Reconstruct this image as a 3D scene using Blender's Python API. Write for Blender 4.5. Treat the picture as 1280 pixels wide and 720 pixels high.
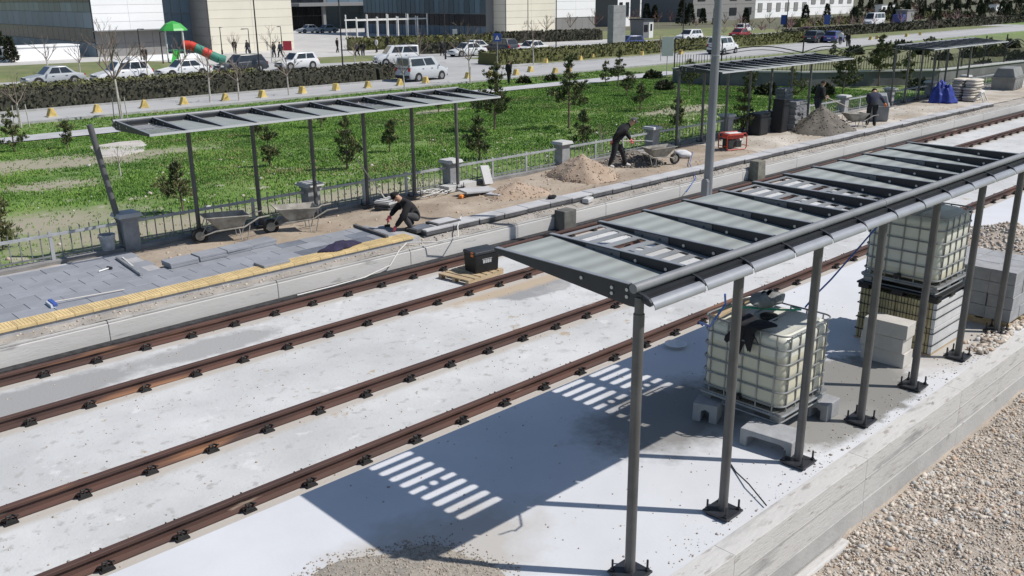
import bpy, bmesh, math, random
import numpy as np
from mathutils import Vector, Matrix
random.seed(7); RNG = np.random.default_rng(7)
PI = math.pi
for o in list(bpy.data.objects): bpy.data.objects.remove(o)
scene = bpy.context.scene
COL = scene.collection

# ------------------------------------------------------------------ camera
FPX, TILT, HEAD, ROLL, CAMH = 1141.16, 0.3115, 0.8115, -0.0091, 5.4595
_fw = np.array([math.cos(HEAD), math.sin(HEAD), 0.0])
CF = _fw * math.cos(TILT) + np.array([0, 0, -math.sin(TILT)])
_rt = np.array([math.sin(HEAD), -math.cos(HEAD), 0.0]); _up = np.cross(_rt, CF)
CR = _rt * math.cos(ROLL) + _up * math.sin(ROLL)
CU = -_rt * math.sin(ROLL) + _up * math.cos(ROLL)
cam = bpy.data.cameras.new('camera'); camo = bpy.data.objects.new('camera', cam); COL.objects.link(camo)
cam.sensor_width = 36.0; cam.lens = FPX / 1280 * 36; cam.clip_start = 0.1; cam.clip_end = 6000
camo.matrix_world = Matrix(((CR[0], CU[0], -CF[0], 0), (CR[1], CU[1], -CF[1], 0), (CR[2], CU[2], -CF[2], CAMH), (0, 0, 0, 1)))
scene.camera = camo
def at(px, py, z):
    d = CF + (px - 640) / FPX * CR + (360 - py) / FPX * CU
    return np.array([0, 0, CAMH]) + d * ((z - CAMH) / d[2])

# ------------------------------------------------------------------ sky and sun
SUNV = Vector((1.32, -1.60, 2.62)).normalized()
world = bpy.data.worlds.new('World'); scene.world = world; world.use_nodes = True
wn = world.node_tree; bg = wn.nodes['Background']
sky = wn.nodes.new('ShaderNodeTexSky'); sky.sky_type = 'NISHITA'; sky.sun_disc = False
sky.sun_elevation = math.asin(SUNV.z); sky.sun_rotation = math.atan2(SUNV.x, SUNV.y)
sky.air_density = 1.0; sky.dust_density = 0.6; sky.ozone_density = 1.5
wn.links.new(sky.outputs[0], bg.inputs[0]); bg.inputs[1].default_value = 0.085
sun = bpy.data.lights.new('sun', 'SUN'); sun.energy = 4.0; sun.angle = math.radians(0.53); sun.color = (1.0, 0.955, 0.9)
suno = bpy.data.objects.new('sun', sun); COL.objects.link(suno); suno.rotation_euler = SUNV.to_track_quat('Z', 'Y').to_euler()
suno.location = (0, 0, 60)
vs = scene.view_settings; vs.view_transform = 'Standard'; vs.look = 'None'; vs.gamma = 1; vs.use_curve_mapping = False; vs.exposure = 0.22

# ------------------------------------------------------------------ materials
MATS = {}
def mat(name, col, rough=0.8, metal=0.0, var=0.0, scale=3.0, col2=None, bump=0.0, bscale=60.0, rnd=0.0, detail=6.0,
        stretch=None, spots=None, spec=0.5, trans=0.0, alpha=None, emit=None, lo=0.35, hi=0.65, stains=None):
    """Principled material; var/col2: noise colour variation, rnd: per-object value variation, spots=(colour, scale, threshold)."""
    if name in MATS: return MATS[name]
    m = bpy.data.materials.new(name); m.use_nodes = True; MATS[name] = m
    nt = m.node_tree; N = nt.nodes; L = nt.links; b = N['Principled BSDF']
    b.inputs['Base Color'].default_value = (*col, 1); b.inputs['Roughness'].default_value = rough; b.inputs['Metallic'].default_value = metal
    b.inputs['Specular IOR Level'].default_value = spec
    if trans: b.inputs['Transmission Weight'].default_value = trans
    m.diffuse_color = (*col, 1)
    cur = None
    geo = N.new('ShaderNodeNewGeometry'); vec = geo.outputs['Position']
    if stretch:
        mp = N.new('ShaderNodeMapping'); mp.inputs['Scale'].default_value = stretch; L.new(vec, mp.inputs['Vector']); vec = mp.outputs[0]
    def noise(s, d=detail, r=0.6):
        n = N.new('ShaderNodeTexNoise'); n.inputs['Scale'].default_value = s; n.inputs['Detail'].default_value = d; n.inputs['Roughness'].default_value = r
        L.new(vec, n.inputs['Vector']); return n.outputs[0]
    def mix(a, bb, fac, mode='MIX'):
        x = N.new('ShaderNodeMix'); x.data_type = 'RGBA'; x.blend_type = mode
        if isinstance(fac, float): x.inputs[0].default_value = fac
        else: L.new(fac, x.inputs[0])
        for sock, v in ((x.inputs[6], a), (x.inputs[7], bb)):
            if isinstance(v, tuple): sock.default_value = (*v[:3], 1)
            else: L.new(v, sock)
        return x.outputs[2]
    def ramp(f, a, c):
        r = N.new('ShaderNodeMapRange'); r.inputs[1].default_value = a; r.inputs[2].default_value = c; L.new(f, r.inputs[0]); return r.outputs[0]
    if var or col2:
        c1 = tuple(max(0, c * (1 - var)) for c in col); c2 = col2 if col2 else tuple(min(1, c * (1 + var)) for c in col)
        if col2: c1 = col
        cur = mix(c1, c2, ramp(noise(scale), lo, hi))
    if spots:
        for sp in (spots if isinstance(spots, list) else [spots]):
            cur = mix(cur if cur else tuple(col), sp[0], ramp(noise(sp[1], 4.0), sp[2], sp[2] + (sp[3] if len(sp) > 3 else 0.06)))
    for (cx, cy, rx, ry, sc, soft) in (stains or []):      # damp or dirty patches with a ragged soft outline at a fixed place
        mp2 = N.new('ShaderNodeMapping'); mp2.vector_type = 'POINT'; mp2.inputs['Location'].default_value = (-cx / rx, -cy / ry, 0); mp2.inputs['Scale'].default_value = (1 / rx, 1 / ry, 0)
        L.new(geo.outputs['Position'], mp2.inputs['Vector'])
        ln = N.new('ShaderNodeVectorMath'); ln.operation = 'LENGTH'; L.new(mp2.outputs[0], ln.inputs[0])
        ad = N.new('ShaderNodeMath'); ad.operation = 'MULTIPLY_ADD'; ad.inputs[1].default_value = 1.3; L.new(noise(2.2, 7.0, 0.7), ad.inputs[0]); L.new(ln.outputs['Value'], ad.inputs[2])
        cur = mix(cur if cur else tuple(col), sc, ramp(ad.outputs[0], 1.65 + soft, 1.65 - soft))
    if rnd:
        oi = N.new('ShaderNodeObjectInfo'); h = N.new('ShaderNodeHueSaturation')
        h.inputs['Value'].default_value = 1.0
        L.new(ramp2(N, L, oi.outputs['Random'], 1 - rnd, 1 + rnd), h.inputs['Value'])
        if cur: L.new(cur, h.inputs['Color'])
        else: h.inputs['Color'].default_value = (*col, 1)
        cur = h.outputs[0]
    if cur: L.new(cur, b.inputs['Base Color'])
    if bump:
        bp = N.new('ShaderNodeBump'); bp.inputs['Strength'].default_value = bump; bp.inputs['Distance'].default_value = 0.02
        L.new(noise(bscale, 5.0), bp.inputs['Height']); L.new(bp.outputs[0], b.inputs['Normal'])
    if emit: b.inputs['Emission Color'].default_value = (*emit[0], 1); b.inputs['Emission Strength'].default_value = emit[1]
    return m
def ramp2(N, L, f, a, c):
    r = N.new('ShaderNodeMapRange'); r.inputs[3].default_value = a; r.inputs[4].default_value = c; L.new(f, r.inputs[0]); return r.outputs[0]

# ------------------------------------------------------------------ mesh helpers
class MB:
    def __init__(s): s.v = []; s.f = []; s.m = []
    def add(s, vs_, fs, m=0):
        b = len(s.v); s.v += [tuple(map(float, p)) for p in vs_]; s.f += [tuple(i + b for i in f) for f in fs]; s.m += [m] * len(fs); return s
    def box(s, c, d, rz=0.0, m=0, top=1.0, topy=None):
        x, y, z = d[0] / 2, d[1] / 2, d[2] / 2; ty = top if topy is None else topy
        P = [(-x, -y, -z), (x, -y, -z), (x, y, -z), (-x, y, -z), (-x * top, -y * ty, z), (x * top, -y * ty, z), (x * top, y * ty, z), (-x * top, y * ty, z)]
        ca, sa = math.cos(rz), math.sin(rz)
        return s.add([(c[0] + p[0] * ca - p[1] * sa, c[1] + p[0] * sa + p[1] * ca, c[2] + p[2]) for p in P],
                     [(0, 3, 2, 1), (4, 5, 6, 7), (0, 1, 5, 4), (1, 2, 6, 5), (2, 3, 7, 6), (3, 0, 4, 7)], m)
    def box2(s, x0, x1, y0, y1, z0, z1, m=0): return s.box(((x0 + x1) / 2, (y0 + y1) / 2, (z0 + z1) / 2), (x1 - x0, y1 - y0, z1 - z0), 0, m)
    def hexa(s, P, m=0):   # 8 points bottom 4 (ccw), top 4
        return s.add(P, [(0, 3, 2, 1), (4, 5, 6, 7), (0, 1, 5, 4), (1, 2, 6, 5), (2, 3, 7, 6), (3, 0, 4, 7)], m)
    def cyl(s, p0, p1, r0, r1=None, n=8, caps=True, m=0):
        r1 = r0 if r1 is None else r1
        a = Vector(p0); b = Vector(p1); d = (b - a)
        if d.length < 1e-9: return s
        d.normalize(); u = d.orthogonal().normalized(); w = d.cross(u)
        vs_ = []
        for P, r in ((a, r0), (b, r1)):
            for i in range(n):
                t = 2 * PI * i / n; q = P + (u * math.cos(t) + w * math.sin(t)) * r; vs_.append(q[:])
        fs = [(i, (i + 1) % n, n + (i + 1) % n, n + i) for i in range(n)]
        if caps: fs += [tuple(range(n - 1, -1, -1)), tuple(range(n, 2 * n))]
        return s.add(vs_, fs, m)
    def tube(s, pts, r, n=6, closed=False, m=0):
        P = [Vector(p) for p in pts]; k = len(P); rs = r if isinstance(r, (list, tuple)) else [r] * k
        vs_ = []; u = None
        for i in range(k):
            if closed: t = P[(i + 1) % k] - P[i - 1]
            else: t = P[min(i + 1, k - 1)] - P[max(i - 1, 0)]
            t.normalize()
            if u is None: u = t.orthogonal().normalized()
            else:
                u = u - t * u.dot(t); u = u.normalized() if u.length > 1e-6 else t.orthogonal().normalized()
            w = t.cross(u)
            for j in range(n):
                a = 2 * PI * j / n; vs_.append((P[i] + (u * math.cos(a) + w * math.sin(a)) * rs[i])[:])
        fs = []
        for i in range(k if closed else k - 1):
            i2 = (i + 1) % k
            for j in range(n): fs.append((i * n + j, i * n + (j + 1) % n, i2 * n + (j + 1) % n, i2 * n + j))
        if not closed: fs += [tuple(range(n - 1, -1, -1)), tuple(range((k - 1) * n, k * n))]
        return s.add(vs_, fs, m)
    def lathe(s, prof, c=(0, 0, 0), n=16, m=0):
        k = len(prof); vs_ = []
        for r, z in prof:
            for j in range(n): a = 2 * PI * j / n; vs_.append((c[0] + r * math.cos(a), c[1] + r * math.sin(a), c[2] + z))
        fs = [(i * n + j, i * n + (j + 1) % n, (i + 1) * n + (j + 1) % n, (i + 1) * n + j) for i in range(k - 1) for j in range(n)]
        fs += [tuple(range(n - 1, -1, -1)), tuple(range((k - 1) * n, k * n))]
        return s.add(vs_, fs, m)
    def ell(s, c, r, n=10, k=7, m=0, jit=0.0):
        prof = []; vs_ = []
        for i in range(k + 1):
            a = -PI / 2 + PI * i / k; rr = max(0.02, math.cos(a)); zz = math.sin(a)
            for j in range(n):
                t = 2 * PI * j / n; q = 1 + random.uniform(-jit, jit)
                vs_.append((c[0] + r[0] * rr * math.cos(t) * q, c[1] + r[1] * rr * math.sin(t) * q, c[2] + r[2] * zz * q))
        fs = [(i * n + j, i * n + (j + 1) % n, (i + 1) * n + (j + 1) % n, (i + 1) * n + j) for i in range(k) for j in range(n)]
        fs += [tuple(range(n - 1, -1, -1)), tuple(range(k * n, (k + 1) * n))]
        return s.add(vs_, fs, m)
    def prism(s, poly, a, b, axis='x', m=0):   # poly of 2d points, extruded along axis
        n = len(poly)
        def P(t, q): return {'x': (t, q[0], q[1]), 'y': (q[0], t, q[1]), 'z': (q[0], q[1], t)}[axis]
        vs_ = [P(a, q) for q in poly] + [P(b, q) for q in poly]
        fs = [(i, (i + 1) % n, n + (i + 1) % n, n + i) for i in range(n)] + [tuple(range(n - 1, -1, -1)), tuple(range(n, 2 * n))]
        return s.add(vs_, fs, m)
    def build(s, name, mats, parent=None, smooth=False, bevel=0.0, seg=2, loc=None, rz=0.0, recalc=True):
        me = bpy.data.meshes.new(name); me.from_pydata(s.v, [], s.f)
        mats = mats if isinstance(mats, (list, tuple)) else [mats]
        for q in mats: me.materials.append(q)
        if len(mats) > 1: me.polygons.foreach_set('material_index', s.m)
        if recalc:
            bm = bmesh.new(); bm.from_mesh(me); bmesh.ops.recalc_face_normals(bm, faces=bm.faces); bm.to_mesh(me); bm.free()
        if smooth:
            me.polygons.foreach_set('use_smooth', [True] * len(me.polygons))
            if smooth != 'all':
                try: me.set_sharp_from_angle(angle=math.radians(40))
                except Exception: pass
        me.update()
        return obj(name, me, parent, bevel, seg, loc, rz)
def obj(name, me, parent=None, bevel=0.0, seg=2, loc=None, rz=0.0):
    o = bpy.data.objects.new(name, me); COL.objects.link(o)
    if parent is not None: o.parent = parent
    if loc is not None: o.location = loc
    if rz: o.rotation_euler = (0, 0, rz)
    if bevel:
        b = o.modifiers.new('bevel', 'BEVEL'); b.width = bevel; b.segments = seg; b.limit_method = 'ANGLE'; b.angle_limit = math.radians(40)
    return o
LABELS = {}
def tag(o, label, cat, group=None):
    o['label'] = label; o['category'] = cat
    if group: o['group'] = group
    return o
def thing(name, label, cat, loc=(0, 0, 0), rz=0.0, group=None):
    o = bpy.data.objects.new(name, None); COL.objects.link(o); o.empty_display_size = 0.2
    o.location = loc; o.rotation_euler = (0, 0, rz); return tag(o, label, cat, group)
def struct(o): o['kind'] = 'structure'; return o
def stuff(o): o['kind'] = 'stuff'; return o
def share(name, src, parent, loc=(0, 0, 0), rz=0.0, scale=None):
    """another object on the mesh data (and bevel) of src"""
    o = bpy.data.objects.new(name, src.data); COL.objects.link(o); o.parent = parent; o.location = loc; o.rotation_euler = (0, 0, rz)
    if scale: o.scale = scale
    for md in src.modifiers:
        if md.type == 'BEVEL':
            b = o.modifiers.new('bevel', 'BEVEL'); b.width = md.width; b.segments = md.segments; b.limit_method = 'ANGLE'; b.angle_limit = md.angle_limit
    return o
def dup(root, loc, rz=0.0, label=None, group=None, scale=None):
    def rec(o, par):
        c = o.copy(); COL.objects.link(c); c.parent = par
        for ch in o.children: rec(ch, c)
        return c
    r = rec(root, None); r.location = loc; r.rotation_euler = (0, 0, rz)
    if scale: r.scale = (scale,) * 3 if isinstance(scale, (int, float)) else scale
    if label: r['label'] = label
    if group: r['group'] = group
    return r
def npmesh(name, verts, faces, mats, parent=None, midx=None, smooth=False):
    """fast mesh from numpy arrays; faces (n,k)"""
    me = bpy.data.meshes.new(name); n, k = faces.shape
    me.vertices.add(len(verts)); me.vertices.foreach_set('co', np.asarray(verts, np.float32).ravel())
    me.loops.add(n * k); me.loops.foreach_set('vertex_index', faces.astype(np.int32).ravel())
    me.polygons.add(n); me.polygons.foreach_set('loop_start', np.arange(0, n * k, k, dtype=np.int32))
    mats = mats if isinstance(mats, (list, tuple)) else [mats]
    for q in mats: me.materials.append(q)
    if midx is not None: me.polygons.foreach_set('material_index', np.asarray(midx, np.int32))
    if smooth: me.polygons.foreach_set('use_smooth', np.ones(n, bool))
    me.update(calc_edges=True); me.validate()
    return obj(name, me, parent)
def vnoise(x, y, s=1.0, seed=0):
    """cheap smooth 2-d noise from sines, about -1..1"""
    r = np.random.default_rng(seed); t = 0
    for i in range(7):
        a, b, c = r.uniform(-1, 1, 3); k = 1.0 + 0.6 * i
        t = t + np.sin((a * x + b * y) * s * k * 2.2 + c * 9 + 1.7 * np.sin((b * x - a * y) * s * k * 1.3 + c * 5)) / (1 + 0.5 * i)
    return t / 3.2
def lathe_obj(): pass

# ================================================================== GROUND AND SETTING
def sm(t): t = np.clip(t, 0, 1); return t * t * (3 - 2 * t)
ZF, ZN, ZT = 0.40, 0.50, -0.17          # far platform paving, near slab, track slab
def T(x, y):
    x = np.asarray(x, float); y = np.asarray(y, float)
    d = np.maximum(sm((y - 19.5) / 32.5), sm((x - 36) / 18.0) * sm((y - 20.2) / 6))
    z = 0.20 - 1.30 * d + 0.07 * vnoise(x, y, 0.35, 3) * sm((y - 19.8) / 3) * (1 - sm((y - 44) / 6)) * (1 - sm((x - 52) / 8))
    return np.where(y < 19.42, -0.40, z)
def att(px, py, it=40):
    z = -0.5
    for _ in range(it):
        P = at(px, py, z); z = z + 0.5 * (float(T(P[0], P[1])) - z)
    return at(px, py, z)

M_conc = mat('track_concrete', (0.50, 0.505, 0.50), 0.85, var=0.12, scale=0.55, bump=0.25, bscale=18,
             spots=[((0.40, 0.40, 0.39), 0.9, 0.63, 0.12), ((0.22, 0.20, 0.17), 9.0, 0.70, 0.05), ((0.38, 0.375, 0.36), 5.0, 0.585, 0.10), ((0.26, 0.255, 0.25), 24.0, 0.66, 0.05), ((0.40, 0.34, 0.26), 3.3, 0.69, 0.03), ((0.58, 0.585, 0.58), 2.4, 0.62, 0.08), ((0.40, 0.33, 0.25), 1.7, 0.68, 0.06)],
             stains=[(3.0, 13.9, 2.2, 0.5, (0.30, 0.30, 0.295), .18), (12.6, 12.4, 1.2, 0.5, (0.27, 0.27, 0.27), .1), (6.3, 13.95, 1.3, 0.4, (0.33, 0.33, 0.325), .2), (12.3, 12.75, 2.0, .3, (0.42, 0.34, 0.25), .25),
                     (16.0, 12.0, 3.0, .4, (0.44, 0.43, 0.41), .3)]
             + [(20, yy - .16, 90, .10, (0.43, 0.40, 0.36), .6) for yy in (14.715, 13.06, 10.547, 8.892)])
M_slab = mat('platform_screed', (0.56, 0.57, 0.59), 0.8, var=0.05, scale=0.7, bump=0.08, bscale=25, spots=[((0.30, 0.29, 0.27), 14.0, 0.72, 0.03)],
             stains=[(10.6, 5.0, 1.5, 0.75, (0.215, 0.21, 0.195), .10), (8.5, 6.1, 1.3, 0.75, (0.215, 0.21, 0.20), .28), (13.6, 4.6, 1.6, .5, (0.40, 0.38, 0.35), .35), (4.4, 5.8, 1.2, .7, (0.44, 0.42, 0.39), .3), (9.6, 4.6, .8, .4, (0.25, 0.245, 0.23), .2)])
M_wallc = mat('cast_concrete', (0.40, 0.395, 0.38), 0.9, var=0.14, scale=1.2, bump=0.3, bscale=22, spots=[((0.25, 0.24, 0.23), 3.5, 0.62, 0.10)])
M_wallp = mat('pale_concrete', (0.50, 0.49, 0.47), 0.9, var=0.10, scale=0.9, bump=0.25, bscale=25, stretch=(0.25, 1, 1.6), spots=[((0.30, 0.29, 0.28), 4.0, 0.64, 0.08)])
M_dirt = mat('dry_soil', (0.27, 0.215, 0.16), 0.95, col2=(0.40, 0.34, 0.27), scale=0.9, bump=0.9, bscale=9, spots=((0.17, 0.13, 0.10), 3.0, 0.62, 0.1))
M_dust = mat('dusty_concrete', (0.51, 0.48, 0.43), 0.95, col2=(0.33, 0.28, 0.22), scale=0.6, bump=0.6, bscale=14, spots=((0.24, 0.21, 0.18), 5.0, 0.63, 0.08))
M_ledge = mat('rough_mortar', (0.27, 0.25, 0.225), 0.95, col2=(0.37, 0.345, 0.31), scale=1.8, bump=0.9, bscale=16, spots=((0.22, 0.20, 0.18), 7.0, 0.62, 0.08))
M_gravel = mat('gravel_bed', (0.33, 0.29, 0.245), 0.95, col2=(0.46, 0.39, 0.32), scale=2.0, bump=1.0, bscale=30)
M_asph = mat('road_asphalt', (0.37, 0.37, 0.365), 0.9, var=0.10, scale=0.25, bump=0.1, bscale=20, stretch=(0.35, 1.6, 1))
M_asph2 = mat('car_park_asphalt', (0.37, 0.37, 0.365), 0.9, var=0.10, scale=0.15, spots=((0.25, 0.25, 0.25), 0.6, 0.60, 0.1))
M_plaza = mat('plaza_paving', (0.46, 0.45, 0.43), 0.9, var=0.10, scale=0.5)
M_path = mat('footpath_paving', (0.42, 0.42, 0.43), 0.9, var=0.12, scale=0.8)
M_lawn = mat('verge_lawn', (0.11, 0.145, 0.05), 0.95, col2=(0.19, 0.19, 0.09), scale=0.5, bump=0.6, bscale=6)
M_kerb = mat('kerb_stone', (0.34, 0.34, 0.33), 0.9, var=0.15, scale=2)

BARE = [(10.6, 37.5, 3.6, 2.6), (13.5, 36.0, 3.4, 1.6), (6.5, 24.0, 2.2, 1.5), (8.6, 21.4, 3.4, 1.0), (9.0, 30.5, 1.8, 1.2), (14.0, 21.0, 3.0, 1.0), (33.0, 40.0, 3.0, 1.0), (37.0, 26.5, 4.0, 1.6)]   # worn, pale patches of the field
# ground sheet to the horizon
gx = np.concatenate([[-3000, -1200, -500, -200, -80, -40], np.arange(-20, 75, 0.7), np.arange(75, 140, 4), [160, 200, 300, 500, 900, 1800, 4000]])
gy = np.concatenate([[-3000, -1000, -300, -100, -30, 0, 10, 19.40, 19.44], np.arange(19.6, 55, 0.6), np.arange(56, 100, 4), [110, 140, 200, 400, 800, 1600, 4000]])
GX, GY = np.meshgrid(gx, gy, indexing='ij'); GZ = T(GX, GY)
nx, ny = GX.shape; idx = np.arange(nx * ny).reshape(nx, ny)
F4 = np.stack([idx[:-1, :-1], idx[1:, :-1], idx[1:, 1:], idx[:-1, 1:]], -1).reshape(-1, 4)
M_ground = mat('field_ground', (0.105, 0.19, 0.036), 0.95, col2=(0.165, 0.225, 0.06), scale=0.5, bump=0.8, bscale=5, detail=8,
               spots=[((0.26, 0.25, 0.14), 0.33, 0.60, 0.12), ((0.38, 0.35, 0.28), 1.6, 0.60, 0.08)],
               stains=[(x_, y_, a_, b_, (0.30, 0.275, 0.20), .5) for x_, y_, a_, b_ in BARE] + [(105, 42, 46, 13, (0.15, 0.155, 0.075), .5)])
struct(npmesh('ground', np.stack([GX, GY, GZ], -1).reshape(-1, 3), F4, M_ground, smooth=True))

def sheet(name, x0, x1, y0, y1, z, m, th=None):
    mb = MB()
    if th: mb.box2(x0, x1, y0, y1, z - th, z)
    else: mb.add([(x0, y0, z), (x1, y0, z), (x1, y1, z), (x0, y1, z)], [(0, 1, 2, 3)])
    return struct(mb.build(name, m))
def poly(name, pts, z, m, th=0.0):
    mb = MB()
    if th: mb.prism([(p[0], p[1]) for p in pts], z - th, z, 'z')
    else: mb.add([(p[0], p[1], z) for p in pts], [tuple(range(len(pts)))])
    return struct(mb.build(name, m))
def strip(name, x0, x1, y0, y1, dz, m, step=1.0):
    xs = np.arange(x0, x1 + .01, step); mb = MB(); ys = np.linspace(y0, y1, 4)
    for x in xs:
        for y in ys: mb.v.append((float(x), float(y), float(T(x, y)) + dz))
    for i in range(len(xs) - 1):
        for j in range(3): mb.f.append((i * 4 + j, (i + 1) * 4 + j, (i + 1) * 4 + j + 1, i * 4 + j + 1)); mb.m.append(0)
    return struct(mb.build(name, m))

def noisy_sheet(name, x0, x1, y0, y1, step, zf, m):
    xs = np.arange(x0, x1 + 1e-6, step); ys = np.linspace(y0, y1, max(2, int((y1 - y0) / step) + 1))
    X, Y = np.meshgrid(xs, ys, indexing='ij'); Z = zf(X, Y); n, k = X.shape; I = np.arange(n * k).reshape(n, k)
    F = np.stack([I[:-1, :-1], I[1:, :-1], I[1:, 1:], I[:-1, 1:]], -1).reshape(-1, 4)
    return npmesh(name, np.stack([X, Y, Z], -1).reshape(-1, 3), F, m, smooth=True)

# track bed
sheet('track_slab', -14, 150, 7.50, 15.36, ZT, M_conc, 0.3)

# near platform slab, its edge and the retaining wall along the gravel
sheet('near_platform_slab', -14, 60, 4.10, 7.64, ZN, M_slab, 0.72)

# gravel ground on the near side, sloping slightly
def zg(X, Y): return -0.28 + 0.05 * vnoise(X, Y, 0.8, 11) + 0.03 * vnoise(X, Y, 2.5, 12) + 0.10 * sm((2.9 - Y) / 3) * 0
struct(noisy_sheet('gravel_ground', -6, 42, -5, 3.90, 0.14, zg, M_gravel))

# retaining wall: cast in bays, board lines and a rough toe band
M_wallr = mat('shuttered_concrete', (0.50, 0.49, 0.47), 0.9, var=0.08, scale=0.8, bump=0.4, bscale=22, stretch=(0.3, 1, 1.8), spots=[((0.27, 0.265, 0.26), 3.0, 0.56, 0.16), ((0.17, 0.16, 0.15), 7.0, 0.66, 0.05), ((0.33, 0.31, 0.29), 14, .58, .1), ((0.52, 0.51, 0.49), 1.2, 0.60, 0.12)])
rw = thing('retaining_wall', 'long pale concrete retaining wall edging the near platform above the gravel', 'wall')
x = -4.0; k = 0
while x < 44:
    L = 2.62
    MB().box2(x + .001, x + L - .001, 3.865, 4.098, -0.02, ZN + 0.006).build('wall_bay', M_wallr, rw, bevel=0.004)
    MB().box2(x + .001, x + L - .001, 3.852, 4.09, -0.62, -0.022).build('toe_band', M_wallc, rw, bevel=0.003)
    MB().box2(x + .01, x + L - .01, 3.8595, 3.8655, 0.24, 0.262).build('board_line', M_wallc, rw)
    x += L
MB().box2(7.0, 8.6, 3.72, 3.845, -0.40, -0.245).build('footing', M_wallr, rw, bevel=0.03)

# bright grout strip between near slab edge and rail 4, cable strip along rail 1
M_grout = mat('grout_strip', (0.58, 0.57, 0.55), 0.9, var=0.15, scale=3, bump=0.4, bscale=20)
sheet('grout_strip', -14, 150, 14.98, 15.10, ZT + 0.03, M_grout, 0.05)
M_mem = mat('dark_membrane', (0.03, 0.03, 0.032), 0.7, var=0.5, scale=9)
sheet('membrane_strip', -14, 150, 15.12, 15.285, ZT + 0.06, M_mem, 0.08)

# far platform: face wall in bays, mortar ledge, subsoil
pw = thing('platform_wall', 'low grey cast concrete wall along the front of the far platform', 'wall')
x = -4.6; L = 3.22
while x < 72:
    MB().box2(x + .004, x + L - .004, 15.29, 15.60, ZT - .12, 0.19).build('wall_bay', M_wallp, pw, bevel=0.012)
    MB().box2(x + .006, x + L - .006, 15.32, 15.66, 0.192, 0.232).build('wall_cap', M_wallc, pw, bevel=0.01)
    x += L
def zl(X, Y):
    t = np.clip((Y - 15.40) / 0.5, 0, 1); return 0.236 + 0.075 * t + 0.016 * vnoise(X, Y, 2.3, 21) + 0.012 * vnoise(X, Y, 6, 22)
struct(noisy_sheet('platform_ledge', -4, 62, 15.36, 15.98, 0.10, zl, M_ledge))
PILES = [(14.2, 17.2, 1.3, 0.10, 1.0), (12.6, 17.6, 1.0, 0.12, 1), (20.9, 18.4, 0.8, 0.22, 1),
         (9.9, 17.7, 0.9, 0.10, 1), (8.0, 17.75, 0.8, 0.08, 1), (28.9, 17.0, 0.9, 0.12, 1), (40.3, 16.9, 1.0, 0.12, 1)]
def zd(X, Y):
    z = 0.335 + 0.03 * vnoise(X, Y, 0.7, 31) + 0.016 * vnoise(X, Y, 2.6, 32)
    for (cx, cy, r, h, e) in PILES:
        d = np.hypot(X - cx, Y - cy) / r * (1 + 0.12 * vnoise(X, Y, 1.6, 33)); z = z + h * np.clip(1 - d, 0, 1) ** 0.95 * (1 + 0.10 * vnoise(X, Y, 3.0, 35))
    z = np.minimum(z, np.where(Y < 16.5, 0.345, 9.0))
    return z
struct(noisy_sheet('dirt_strip', 2.0, 27.0, 15.9, 19.25, 0.075, zd, M_dirt))
struct(noisy_sheet('site_ground', 27.0, 75, 15.9, 19.25, 0.12, zd, M_dust))

# road, verge, path, car park, plaza
strip('footpath', -30, 66, 47.3, 49.8, 0.05, M_path)
sheet('road', -60, 190, 55.0, 62.2, -1.088, M_asph)
for (a, b) in ((-60, 190),):
    struct(MB().box2(a, b, 54.82, 54.995, -1.2, -0.97).build('kerb', M_kerb))
sheet('car_park', -60, 200, 62.2, 88.0, -1.094, M_asph2)
sheet('plaza', -80, 260, 88.0, 260, -1.092, M_plaza)
struct(MB().box2(-60, 46, 60.9, 61.1, -1.2, -0.97).build('kerb', M_kerb))
struct(MB().box2(60, 190, 63.6, 63.8, -1.2, -0.97).build('kerb', M_kerb))
def rise(name, pts, h, m, z0=-1.09):   # low grassed bank
    n = len(pts); c = np.mean(pts, axis=0); mb = MB()
    inn = [tuple(c + (np.array(p) - c) * 0.8) for p in pts]
    mb.add([(p[0], p[1], z0) for p in pts] + [(p[0], p[1], z0 + h) for p in inn], [(i, (i + 1) % n, n + (i + 1) % n, n + i) for i in range(n)] + [tuple(range(n, 2 * n))])
    return struct(mb.build(name, m))
rise('lawn', [(-5, 84.5), (33, 84.0), (41, 86), (43, 91), (40, 97), (20, 100), (-10, 100)], 0.5, M_lawn)
rise('lawn', [(49, 83), (58, 81), (64, 84), (60, 88), (50, 89)], 0.22, M_lawn)
sheet('scrubland', 118, 1500, 88.2, 1500, -1.085, mat('scrub_ground', (0.135, 0.12, 0.085), .95, col2=(0.09, 0.10, 0.05), scale=.12))
rise('lawn', [(107, 86), (150, 85), (156, 100), (120, 108), (108, 100)], 0.4, M_lawn)
rise('lawn', [(66, 64.5), (190, 64.2), (190, 74), (66, 77)], 0.10, M_lawn)
rise('lawn', [(-50, 61.2), (45, 61.2), (49, 65), (46, 70), (-50, 70)], 0.10, M_lawn)
pad = [att(112, 184), att(150, 178), att(176, 176), att(184, 182), att(180, 189), att(150, 196), att(124, 198)]
struct(MB().add([(p[0], p[1], p[2] + .035) for p in pad] + [(p[0], p[1], p[2] - .15) for p in pad], [tuple(range(7))] + [(i, (i + 1) % 7, 7 + (i + 1) % 7, 7 + i) for i in range(7)]).build('concrete_pad', mat('pad_concrete', (0.50, 0.465, 0.425), 0.9, var=0.1, scale=1, spots=((.33, .30, .24), 1.4, .60, .1))))

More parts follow.
